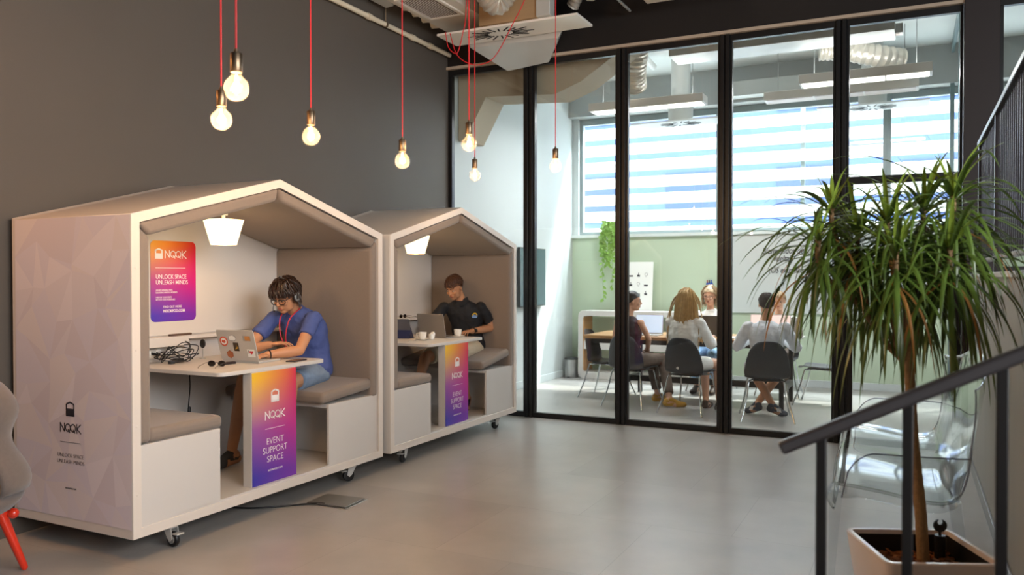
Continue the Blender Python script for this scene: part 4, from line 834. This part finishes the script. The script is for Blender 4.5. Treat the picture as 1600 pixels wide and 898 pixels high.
# ================================================================ people
M_skin = mat('skin_warm', 'C08A66', .5, var=.05, scale=20); M_skin2 = mat('skin_light', 'CF9F84', .5, var=.05, scale=20)
M_eye = mat('eye_white', 'A8988A', .4); M_iris = mat('iris', '2A1D14', .2); M_lip = mat('lip', 'A05A4C', .5)
def head_frame(c, yaw, pitch, roll=0):
    "x forward, y left, z up"
    return Matrix.Translation(c) @ Matrix.Rotation(rad(yaw), 4, 'Z') @ Matrix.Rotation(rad(pitch), 4, 'Y') @ Matrix.Rotation(rad(roll), 4, 'X')
def head_blobs(m, H, k=1.0, fem=0):
    m.T = H @ Matrix.Scale(k, 4)
    m.ell((-.014, 0, .030), (.098, .076, .090), seg=28, rings=20)
    m.ell((.022, 0, -.030), (.066, .060 - .004 * fem, .080), seg=24, rings=16)
    m.ell((.056, 0, -.086), (.026, .026, .020)); m.ell((.020, .030, -.066), (.042, .026, .030)); m.ell((.020, -.030, -.066), (.042, .026, .030))
    for s in (1, -1):
        m.cap((.079, s * .012, .028), (.066, s * .046, .026), .0095, .008); m.ell((.064, s * .036, -.020), (.022, .020, .020))
        m.ell((-.006, s * .076, -.006), (.017, .008, .030), Matrix.Rotation(s * rad(22), 3, 'Z')); m.ell((.090, s * .0085, -.026), (.010, .008, .007))
    m.cap((.086, 0, .020), (.103, 0, -.016), .0065, .0095); m.ell((.102, 0, -.020), (.012, .0105, .010))
    m.ell((.083, 0, -.050), (.012, .022, .0065)); m.ell((.081, 0, -.059), (.012, .019, .0065))
    m.T = Matrix()
def face_parts(H, p, k=1.0, brow=None, fem=0):
    S_ = H @ Matrix.Scale(k, 4)
    for s in (1, -1):
        m = MB(); m.T = S_; m.ell((.0725, s * .031, .004), (.0115, .0130, .0060)); e = m.build('eye', M_eye, p)
        m = MB(); m.T = S_; m.ell((.0810, s * .030, .003), (.0040, .0055, .0048)); m.build('iris', M_iris, e)
        m = MB(); m.T = S_; m.cap((.0885, s * .013, .030), (.0735, s * .049, .034), .0042, .0025); m.build('eyebrow', brow, p)
    m = MB(); m.T = S_; m.ell((.0905, 0, -.0505), (.0055, .0195, .0042)).ell((.0890, 0, -.0585), (.0055, .0165, .0045)); m.build('lips', M_lip, p)
def hand(m, W, d, n, side, curl=.5, spread=1, k=1.0):
    W, d, n = V(W), V(d).normalized(), V(n); n = (n - d * n.dot(d)).normalized(); s = n.cross(d) * side
    R = Matrix((d, s, n)).transposed()
    m.ell(W + d * .048 * k, (.052 * k, .038 * k, .015 * k), R); m.ell(W + d * .03 * k + s * .02 * k, (.034 * k, .018 * k, .016 * k), R)
    for i, L in enumerate((.068, .076, .071, .056)):
        b = W + d * (.086 - .004 * abs(i - 1)) * k + s * (.0295 - .0197 * i) * k; a = 0; dd = (d + s * (.10 - .07 * i) * spread).normalized(); p = b; r = (.0082, .0080, .0078, .0068)[i] * k
        for j, f in enumerate((.45, .30, .25)):
            a += curl * (.55, .75, .5)[j] * (1 + .08 * i); v = dd * cos(a) + n * sin(a); q = p + v * L * f * k; m.cap(p, q, r * (1 - .08 * j), r * (.92 - .08 * j), seg=10); p = q
    p = W + d * .022 * k + s * .030 * k; v = (d * .72 + s * .62 + n * .25).normalized(); q = p + v * .036 * k; m.cap(p, q, .0115 * k, .0095 * k, seg=10); v2 = (d * .95 + s * .2 + n * (.25 + curl * .4)).normalized(); m.cap(q, q + v2 * .030 * k, .0093 * k, .0075 * k, seg=10)
def ringpts(c, ax, fw, a, b, n=22, p=2.3):
    out = []
    for k in range(n):
        g = 2 * pi * k / n; cc, ss = cos(g), sin(g); out.append(c + ax * a * math.copysign(abs(cc) ** (2 / p), cc) + fw * b * math.copysign(abs(ss) ** (2 / p), ss))
    return out
def torso(m, J, k=1.0, fem=0, low=-.05, big=0):
    hp = (J['hl'] - J['hr']).normalized(); sh = (J['sl'] - J['sr']).normalized(); P, N = J['pelvis'], J['neck']; up = (N - P)
    fwd0 = V((0, 0, 1)).cross(hp) * -1; half = (J['sl'] - J['sr']).length / 2; bend = J.get('bend', V((0, 0, 0)))
    rows = []
    for t, a, b in ((low, .165, .125), (.08, .172, .125), (.25, .152 - .015 * fem, .112), (.42, .150 - .018 * fem, .110), (.60, .163, .118), (.76, half * .98, .112), (.88, half * .93, .090), (.96, half * .55, .066), (1.02, .056, .056)):
        ax = hp.lerp(sh, min(1, max(0, t))).normalized(); c = P + up * t + bend * 4 * max(0, t) * (1 - min(t, 1)); z = up.normalized(); fw = z.cross(ax).normalized()
        rows.append(ringpts(c, ax, fw, (a + big) * k, (b + big) * k))
    m.loft(rows)
def limb(m, pts, rs):
    for (a, b), (r0, r1) in zip(zip(pts, pts[1:]), zip(rs, rs[1:])): m.cap(a, b, r0, r1)
def foot(m, an, toe, k=1.0, r=.040, L=.19):
    an, d = V(an), V(toe).normalized(); up = V((0, 0, 1)); s = d.cross(up).normalized(); base = an - up * .048
    m.ell(an - d * .025 - up * .02, (.046, .036, .046), Matrix((d, s, s.cross(d) * 1)).transposed())
    m.cap(an - d * .045 - up * .042, an + d * (L * .42) - up * .048, .036, .038); m.cap(an + d * L * .35 - up * .05, an + d * (L * .78) - up * .056, .040, .030); m.cap(an - up * .0, an + d * L * .55 - up * .045, .036, .026)
def make_person(label, F, base, J, skin, shirt, sleeve, pants, leg, shoe, hd, hairf, brow, hands=((.5, None, None), (.5, None, None)), fem=0, vox=.0055, hk=1.0, group=None, loose=0, face=True, shoes_extra=None, arm_r=1.0):
    """J: joints in frame F. base: point of F under the pelvis. Returns the root and the head matrix in the root's frame"""
    rz_ = F.to_euler().z; b = V(base); t = thing('person', label, 'person', F @ b, rz_, group)
    J = {k: (V(v) - b if k != 'bend' else V(v)) for k, v in J.items()}
    H = head_frame(J['head'], *hd); m = MB(); head_blobs(m, H, hk, fem)
    hb = H @ V((-.028, 0, -.055)); limb(m, [J['neck'] - (J['neck'] - J['pelvis']).normalized() * .04, hb], [.056 - .008 * fem, .050 - .006 * fem])
    torso(m, J, .86, fem, low=0.02)
    for s_, i in (('l', 0), ('r', 1)):
        sh, el, wr = J['s' + s_], J['e' + s_], J['w' + s_]
        m.ell(sh, (.044, .044, .04)); limb(m, [sh, sh.lerp(el, .45), el, el.lerp(wr, .35), wr], [.042 * arm_r, .043 * arm_r, .037 * arm_r, .039 * arm_r, .026])
        cu, d, n = hands[i]; d = V(d) if d else (wr - el); n = V(n) if n else V((0, 0, -1)); hand(m, wr + d.normalized() * .004, d, n, 1 if s_ == 'l' else -1, cu, k=.98 - .08 * fem)
        hp, kn, an = J['h' + s_], J['k' + s_], J['a' + s_]
        limb(m, [hp, kn, kn.lerp(an, .3), an], [.078, .056, .054, .034]); foot(m, an, J['t' + s_], L=.17)
    body = m.build('body', skin, t, vox=vox, sm=5)
    if face: face_parts(H, t, hk, brow, fem)
    m = MB(); torso(m, J, 1.0, fem, low=-.07, big=.006 + loose)
    for s_ in 'lr':
        sh, el, wr = J['s' + s_], J['e' + s_], J['w' + s_]
        if sleeve > 0:
            m.ell(sh, (.058 + loose, .058 + loose, .053 + loose))
            if sleeve <= 1: q = sh.lerp(el, sleeve); m.tube([sh, sh.lerp(q, .5), q], [.056 + loose, (.057 + loose) * arm_r, (.057 + loose) * arm_r], 16)
            else: q = el.lerp(wr, sleeve - 1); limb(m, [sh, el], [.060 + loose, .050 + loose]); m.tube([el, q], [.049 + loose, .038 + loose * .7], 16)
    sh_ = m.build('shirt', shirt, t, vox=.0075, sm=5, disp=.024, dscale=.09)
    m = MB(); m.ell(J['pelvis'] - V((0, 0, .015)), (.150, .165, .105))
    for s_ in 'lr':
        hp, kn, an = J['h' + s_], J['k' + s_], J['a' + s_]
        if leg <= 1: q = hp.lerp(kn, leg); m.cap(hp, hp.lerp(q, .5), .092, .086); m.tube([hp.lerp(q, .4), q], [.087, .080], 18)
        else: limb(m, [hp, kn], [.092, .074]); m.tube([kn, kn.lerp(an, leg - 1)], [.072, .058 if not loose else .075], 16); m.ell(kn, (.073, .073, .073))
    m.build('shorts' if leg <= 1 else 'trousers', pants, t, vox=.008, sm=5, disp=.014, dscale=.08)
    if shoe:
        for s_ in 'lr':
            m = MB(); foot(m, J['a' + s_] - V((0, 0, .0)), J['t' + s_], L=.215); 
            for_sh = m.build('shoe', shoe, t, vox=.006, sm=4)
            if shoes_extra:
                an, d = J['a' + s_], V(J['t' + s_]); d = (J['t' + s_]).normalized(); s2 = d.cross(V((0, 0, 1))).normalized()
                for q in range(3):
                    for sg in (1, -1): e = MB(); c = an + d * (.03 + .022 * q) - V((0, 0, .035)); e.bar(c + s2 * sg * .041 + V((0, 0, -.02)), c + s2 * sg * .030 + V((0, 0, .022)) - d * .01, .004, .009, up=d); e.build('shoe_stripe', shoes_extra, for_sh)
    hairf(t, H, hk)
    return t, H
def cap_hair(m, H, k, zf, zs, zb, th=.006, xo=0):
    "shell of hair on the skull above a hairline: front, side, back heights"
    R = (.098 + th, .076 + th, .090 + th); C0 = V((-.014 + xo, 0, .030)); ns, nr = 36, 20; vs = []; idx = {}; fs = []
    for i in range(nr + 1):
        g = pi / 2 - pi * i / nr
        for j in range(ns):
            a = 2 * pi * j / ns; f = max(0, cos(a)); bk = max(0, -cos(a)); zl = zf * f ** .6 + zb * bk ** .7 + zs * (1 - max(f, bk)) ; p = C0 + V((R[0] * cos(g) * cos(a), R[1] * cos(g) * sin(a), R[2] * sin(g)))
            if p.z < zl: 
                z = zl + .0; q = max(-1, min(1, (z - C0.z) / R[2])); gg = math.asin(q); p = C0 + V((R[0] * cos(gg) * cos(a), R[1] * cos(gg) * sin(a), R[2] * q))
            vs.append(p)
    for i in range(nr):
        for j in range(ns): fs.append((i * ns + j, i * ns + (j + 1) % ns, (i + 1) * ns + (j + 1) % ns, (i + 1) * ns + j))
    m.T = H @ Matrix.Scale(k, 4); m.add(vs, fs); m.T = Matrix()
def strands(m, H, k, n, L, seed, crown=(-.03, 0, .125), front=.06, r=.0045, lift=.010, grav=.25, wave=.004, zmin=-.2, face_gap=.045, amin=0, amax=180, fall=None, th=.010):
    "locks combed from the crown over the skull, then hanging"
    R_ = random.Random(seed); Rr = V((.098 + th, .076 + th, .090 + th)); C0 = V((-.014, 0, .030)); Mx = H @ Matrix.Scale(k, 4); Hi = Mx.to_3x3().inverted(); gdir = (Hi @ V((0, 0, -1))).normalized()
    for q in range(n):
        a = rad(R_.uniform(amin, amax)) * R_.choice((1, -1)); g0 = R_.uniform(.25, 1.35); Lq = (L if not callable(L) else L(abs(math.degrees(a)))) * R_.uniform(.8, 1.1); st = Lq / 12
        g = g0; P_ = []; p = None; ph = R_.uniform(0, 6); lf = lift * R_.uniform(.3, 1.2); off = False; d = None
        for i in range(13):
            if not off:
                e = V((cos(g) * cos(a) * (Rr.x + lf), cos(g) * sin(a) * (Rr.y + lf), sin(g) * (Rr.z + lf)))
                np_ = C0 + e
                if p is not None: d = (np_ - p)
                p = np_; g -= st / .095
                if g < -.15 - .3 * (abs(a) > 2): off = True; d = ((d.normalized() if d else e.normalized()) + gdir).normalized()
            else:
                d = (d.normalized() + gdir * .5).normalized(); p = p + d * st
            w_ = wave * sin(i * .9 + ph); P_.append(p + V((0, w_, w_ * .5)))
        # keep the face clear
        cut = [i for i, x in enumerate(P_) if x.x > .012 and x.z < front - .012 * (abs(x.y) / .05)]
        if cut: P_ = P_[:cut[0]]
        if len(P_) < 4: continue
        m.T = Mx; m.tube(P_, [r * (1 - .75 * (i / len(P_)) ** 2) + .0006 for i in range(len(P_))], 5, flat=.7); m.T = Matrix()
M_hbrown = mat('hair_dark_brown', '2E1D14', .42, var=.4, scale=40); M_hauburn = mat('hair_auburn', '4A2D1C', .5, var=.35, scale=40); M_hblack = mat('hair_black', '1D1716', .4, var=.3, scale=40)
M_hblond = mat('hair_blonde', 'BF9C68', .42, var=.4, scale=30); M_hfair = mat('hair_fair', 'A58C6C', .5, var=.3, scale=30); M_hshort = mat('hair_short_brown', '3B2A20', .6, var=.3, scale=60)
def hair_mop(t, H, k):
    m = MB(); cap_hair(m, H, k, .072, .012, -.05, .010); m.build('hair', M_hbrown, t, disp=.010, dscale=.03)
    m = MB(); strands(m, H, k, 330, lambda a: .14 if a < 60 else .17, 3, front=.036, r=.0058, lift=.020, wave=.006, th=.008); m.build('hair_locks', M_hbrown, t)
def hair_short(col, zf=.085, seed=4, n=260, L=.05):
    def f(t, H, k):
        m = MB(); cap_hair(m, H, k, zf, .02, -.055, .006); m.build('hair', col, t, disp=.005, dscale=.02)
        m = MB(); strands(m, H, k, n, L, seed, front=.05, r=.0032, lift=.008, wave=.002, th=.004); m.build('hair_locks', col, t)
    return f
def hair_bun(t, H, k):
    m = MB(); cap_hair(m, H, k, .07, .0, -.045, .008); m.T = H @ Matrix.Scale(k, 4); m.ell((-.115, 0, .015), (.035, .04, .04)); m.T = Matrix(); m.build('hair', M_hblack, t, disp=.003, dscale=.02)
def hair_long(t, H, k):
    m = MB(); cap_hair(m, H, k, .075, -.03, -.09, .012); m.build('hair', M_hblond, t)
    m = MB(); strands(m, H, k, 420, lambda a: .30 if a < 60 else .74, 9, front=.05, r=.0075, lift=.016, wave=.007, th=.010, amin=35); m.build('hair_locks', M_hblond, t)
def hair_messy(t, H, k):
    m = MB(); cap_hair(m, H, k, .075, -.02, -.06, .012); m.T = H @ Matrix.Scale(k, 4); m.ell((-.05, 0, .11), (.05, .055, .04)); m.T = Matrix(); m.build('hair', M_hfair, t, disp=.012, dscale=.03)
    m = MB(); strands(m, H, k, 160, lambda a: .12 if a < 60 else .24, 12, front=.05, r=.005, lift=.02, wave=.008, th=.010, amin=62); m.build('hair_locks', M_hfair, t)
def worn_glasses(t, H, k, m_, big=1.0, thick=1.0):
    g = MB(); g.T = H @ Matrix.Scale(k, 4)
    for s in (1, -1):
        g.tube([(.098 - .012 * abs(cos(2 * pi * q / 20)), s * .034 + .027 * big * math.copysign(abs(cos(2 * pi * q / 20)) ** .6, cos(2 * pi * q / 20)), .002 + .017 * big * math.copysign(abs(sin(2 * pi * q / 20)) ** .7, sin(2 * pi * q / 20))) for q in range(20)], .0024 * thick, 6, closed=True)
        g.tube([(.088, s * .060 * big, .010), (.04, s * .078, .012), (-.005, s * .083, .008)], .0024, 6)
    g.tube([(.099, -.010, .008), (.106, 0, .011), (.099, .010, .008)], .0022, 6); g.build('eyeglasses', m_, t)

# ---- man in the near pod
M_blue = mat('blue_tshirt', '4A5A96', .85, var=.06, scale=25); M_denim = mat('washed_denim', '7F93AC', .85, var=.22, scale=18); M_blkpolo = mat('black_polo', '17191F', .8); M_khaki = mat('cream_cotton', 'CDBFA6', .85, var=.06, scale=14)
J1 = dict(pelvis=(1.93, .46, .79), neck=(1.765, .455, 1.262), head=(1.650, .45, 1.358), sl=(1.765, .285, 1.205), sr=(1.72, .62, 1.20), el=(1.550, .235, .985), wl=(1.345, .335, .968), er=(1.42, .62, .980), wr=(1.475, .435, 1.025),
          hl=(1.91, .37, .775), hr=(1.91, .56, .775), kl=(1.50, .275, .765), kr=(1.40, .60, .775), al=(1.46, .29, .285), ar=(1.25, .58, .285), tl=V((-1, -.15, 0)) + V((1.93, .46, 0)), tr=V((-1, 0, 0)) + V((1.93, .46, 0)), bend=(.055, 0, 0))
t, H = make_person('person in blue t-shirt, denim shorts, headset and glasses typing in the near pod', POD[0], (1.93, .46, 0), J1, M_skin, M_blue, .56, M_denim, .80, mat('canvas_shoe', '3C3836', .7), (183, 24), hair_mop, M_hbrown, hands=((.55, (-1, .12, -.10), (0, 0, -1)), (.35, (.45, -.80, .12), (.1, -.1, -1))), vox=.0048)
worn_glasses(t, H, 1, M_blackp, 1.05, 1.5)
g = MB(); g.T = H; g.tube([(-.012 + .0 * a, .101 * cos(rad(a)), .020 + .123 * sin(rad(a))) for a in range(0, 181, 12)], .005, 8); hs = g.build('headset_band', mat('headset_grey', '55524F', .35, .4), t)
for s in (1, -1):
    g = MB(); g.T = H; g.lathe([(0, 0), (.031, 0), (.036, .006), (.036, .018), (.028, .026), (0, .027)], (-.010, s * .078, -.004), 24, axis=(0, s, 0)); e = g.build('earcup', M_blackp, hs)
    g = MB(); g.T = H; g.lathe([(.026, .0265), (.033, .022), (.034, .024), (.026, .0285)], (-.010, s * .078, -.004), 24, axis=(0, s, 0)); g.build('earcup_ring', M_steel, hs)
g = MB(); g.T = H; P_ = smooth_path([(-.005, -.095, -.02), (.05, -.090, -.055), (.095, -.060, -.065), (.105, -.045, -.064)], 5); g.tube(P_, .0024, 6).ell((.107, -.042, -.064), (.008, .006, .006)); g.build('headset_microphone', M_blackp, hs)
M_lany = mat('lanyard_red', 'B3243C', .6); bq = V((1.93, .46, 0))
g = MB()
for s in (-.07, .06): g.tube(smooth_path([V((1.735, .455 + s, 1.275)) - bq, V((1.635, .445 + s * .7, 1.20)) - bq, V((1.612, .44 + s * .35, 1.08)) - bq, V((1.66, .44, .97)) - bq], 6), .0045, 6, flat=.35)
g.build('lanyard', M_lany, t)
g = MB(); w_ = V(J1['wl']) - bq; d_ = (w_ - (V(J1['el']) - bq)).normalized(); a_ = d_.orthogonal().normalized(); b_ = d_.cross(a_); g.tube([w_ - d_ * .012 + (a_ * cos(2 * pi * q / 20) + b_ * sin(2 * pi * q / 20)) * .031 for q in range(20)], .004, 6, closed=True); g.build('wristband', M_blackp, t)

# ---- man in the far pod
J2 = dict(pelvis=(2.00, .44, .80), neck=(1.90, .46, 1.265), head=(1.80, .485, 1.395), sl=(1.985, .285, 1.20), sr=(1.80, .605, 1.20), el=(2.115, .225, .985), wl=(1.80, .285, .968), er=(1.70, .73, 1.0), wr=(1.60, .56, .975),
          hl=(1.97, .345, .785), hr=(1.93, .54, .785), kl=(1.60, .31, .77), kr=(1.38, .56, .73), al=(1.78, .33, .30), ar=(1.16, .50, .50), tl=V((-.5, -.1, -.75)) + V((2.0, .44, 0)), tr=V((-1, -.2, .15)) + V((2.0, .44, 0)), bend=(.03, 0, 0))
t, H = make_person('person in black polo shirt and cream shorts looking down in the far pod', POD[1], (2.0, .44, 0), J2, M_skin, M_blkpolo, .70, M_khaki, .86, mat('black_shoe', '151416', .6), (176, 30), hair_short(M_hauburn, .092, 6, 300, .06), M_hauburn, hands=((.7, (-1, .15, 0), (0, .1, -1)), (.5, (-.7, -.7, 0), (0, 0, -1))), vox=.0055)
bq = V((2.0, .44, 0)); w_ = V(J2['wl']) - bq; d_ = (w_ - (V(J2['el']) - bq)).normalized(); a_ = d_.orthogonal().normalized(); b_ = d_.cross(a_)
g = MB(); g.tube([w_ - d_ * .018 + (a_ * cos(2 * pi * q / 20) + b_ * sin(2 * pi * q / 20)) * .031 for q in range(20)], .006, 8, closed=True); g.tube([w_ - d_ * .018 + V((0, -.034, .006)), w_ - d_ * .018 + V((0, -.041, .010))], .019, 20); g.build('wristwatch', M_blackp, t)
# stubble, collar and chest emblem
col = MB(); nk = V(J2['neck']) - bq
for s in (1, -1): col.loft([[nk + V(p) for p in ((.02, s * .05, .035), (-.035, s * .045, .02), (-.085, s * .020, -.055), (-.070, s * .062, -.050), (.0, s * .075, .0))], [nk + V(p) for p in ((.024, s * .056, .038), (-.037, s * .052, .026), (-.095, s * .022, -.054), (-.078, s * .068, -.046), (.0, s * .082, .004))]])
col.build('collar', M_blkpolo, t)
em = MB(); em.prism(arc(0, 0, .030, 0, 180, 12) + arc(0, 0, .019, 180, 0, 12), lambda a, b: (a, 0, b), lambda a, b: (a, .003, b)); eo = em.build('chest_emblem', mat('emblem_yellow', 'D8B232', .6), t); eo.location = (-.105, -.135, .315 + .80 - .0); eo.rotation_euler = (rad(12), 0, rad(-38))
e2 = MB().prism([(-.032, -.004), (.032, -.004), (.024, -.022), (-.024, -.022)], lambda a, b: (a, 0, b), lambda a, b: (a, .003, b)).prism([(-.03, 0), (-.008, .012), (.006, .004), (.03, .010), (.03, 0)], lambda a, b: (a, 0, b), lambda a, b: (a, .003, b)).build('emblem_base', mat('emblem_blue', '7E9FD0', .6), eo)

# ---- people in the meeting room
def seated(x, y, yaw, fwd=0, zt=1.35, lean=.02, hw=.17, arms=None, knees=None, ank=None, toes=None, hx=.0, hy=0):
    F = Matrix.Translation((x, y, 0)) @ Matrix.Rotation(rad(yaw), 4, 'Z'); zn = zt - .315
    J = dict(pelvis=(-.06, 0, .545), neck=(-.02 + lean, 0, zn), head=(.02 + lean + hx, hy, zn + .178), sl=(-.03 + lean, hw, zn - .062), sr=(-.03 + lean, -hw, zn - .062), bend=(-.01, 0, 0),
             el=(.09, .25, .76), er=(.09, -.25, .76), wl=(.33, .16, .815), wr=(.33, -.16, .815), hl=(-.05, .095, .54), hr=(-.05, -.095, .54), kl=(.36, .12, .52), kr=(.36, -.12, .52), al=(.38, .10, .09), ar=(.38, -.10, .09), tl=(1 - .06, .1, 0), tr=(1 - .06, -.1, 0))
    J.update(arms or {}); J.update(knees or {}); J.update(ank or {}); J.update(toes or {}); return F, J
M_white_sh = mat('white_cotton', 'E6E4E0', .8); M_pale_sh = mat('pale_blue_shirt', 'DCDEE4', .8, var=.03, scale=30); M_vest = mat('dark_sleeveless_top', '2B1B22', .8, var=.3, scale=12); M_brown_tr = mat('brown_trousers', '5B4C42', .85, var=.1, scale=10)
b0 = (-.06, 0, 0)
F, J = seated(-2.93, 9.135, 72, zt=1.352, lean=.0, hw=.165, arms=dict(el=(.00, .23, .80), wl=(.22, .14, .72), er=(.03, -.235, .79), wr=(.20, -.10, .66)), knees=dict(kl=(.38, -.02, .53), kr=(.37, -.20, .53)), ank=dict(al=(.42, -.10, .09), ar=(.18, -.42, .09)), toes=dict(tl=(.9 - .06, -.5, 0), tr=(.7 - .06, -.7, 0)), hy=-.015)
make_person('dark-haired person with hair tied back in a dark sleeveless top and wide brown trousers', F, b0, J, M_skin2, M_vest, 0, M_brown_tr, 1.85, mat('mustard_shoe', 'B98A1E', .6), (-52, 4), hair_bun, M_hblack, fem=1, vox=.008, loose=.0, arm_r=.85, face=True)
F, J = seated(-2.235, 8.98, 78, zt=1.372, lean=.0, hw=.165, arms=dict(el=(.10, .22, .78), er=(.12, -.24, .76)), knees=dict(kl=(.36, -.05, .53), kr=(.30, -.24, .53)), ank=dict(al=(.30, -.10, .09), ar=(.22, -.30, .09)))
make_person('person with long blonde hair in a loose white blouse, seen from behind', F, b0, J, M_skin2, M_white_sh, 1.6, M_white_sh, .65, mat('dark_sandal', '3A2A22', .6), (2, 6), hair_long, M_hblond, fem=1, vox=.008, loose=.012, face=True)
F, J = seated(-1.357, 8.886, 98, zt=1.345, lean=.02, hw=.185, arms=dict(el=(.10, .30, .76), er=(.10, -.30, .76)), knees=dict(kl=(.34, .18, .52), kr=(.34, -.18, .52)), ank=dict(al=(.16, -.07, .12), ar=(.22, .10, .12)), toes=dict(tl=(.5 - .06, -.6, -.2), tr=(.6 - .06, .5, -.2)))
make_person('short-haired person in a pale shirt and shorts with striped sneakers, seen from behind', F, b0, J, M_skin, M_pale_sh, 1.7, mat('pale_shorts', 'C3C2C0', .8), .85, mat('navy_sneaker', '2C3646', .6), (2, 8), hair_short(M_hshort, .08, 8, 200, .03), M_hshort, vox=.008, loose=.008, shoes_extra=M_paper)
F, J = seated(-2.36, 10.80, -93, zt=1.385, lean=.05, hw=.165, ank=dict(al=(.30, .12, .09), ar=(.30, -.10, .09)))
t, H = make_person('fair-haired person with round glasses in a white top, facing the camera behind a dark laptop', F, b0, J, M_skin2, M_white_sh, .7, mat('light_jeans', '8DB2D8', .8), 1.8, mat('dark_sandal'), (0, 8), hair_messy, M_hfair, fem=1, vox=.007)
worn_glasses(t, H, 1, mat('thin_metal_rim', '5A4A40', .4), 1.05)
F, J = seated(-1.50, 10.84, -88, zt=1.33, lean=.04, hw=.17)
t, H = make_person('person in a white shirt mostly hidden behind the short-haired person', F, b0, J, M_skin2, M_white_sh, 1.5, M_brown_tr, 1.8, mat('white_shoe', 'D8D6D2', .6), (0, 6), hair_short(M_hfair, .075, 18, 160, .06), M_hfair, vox=.008)
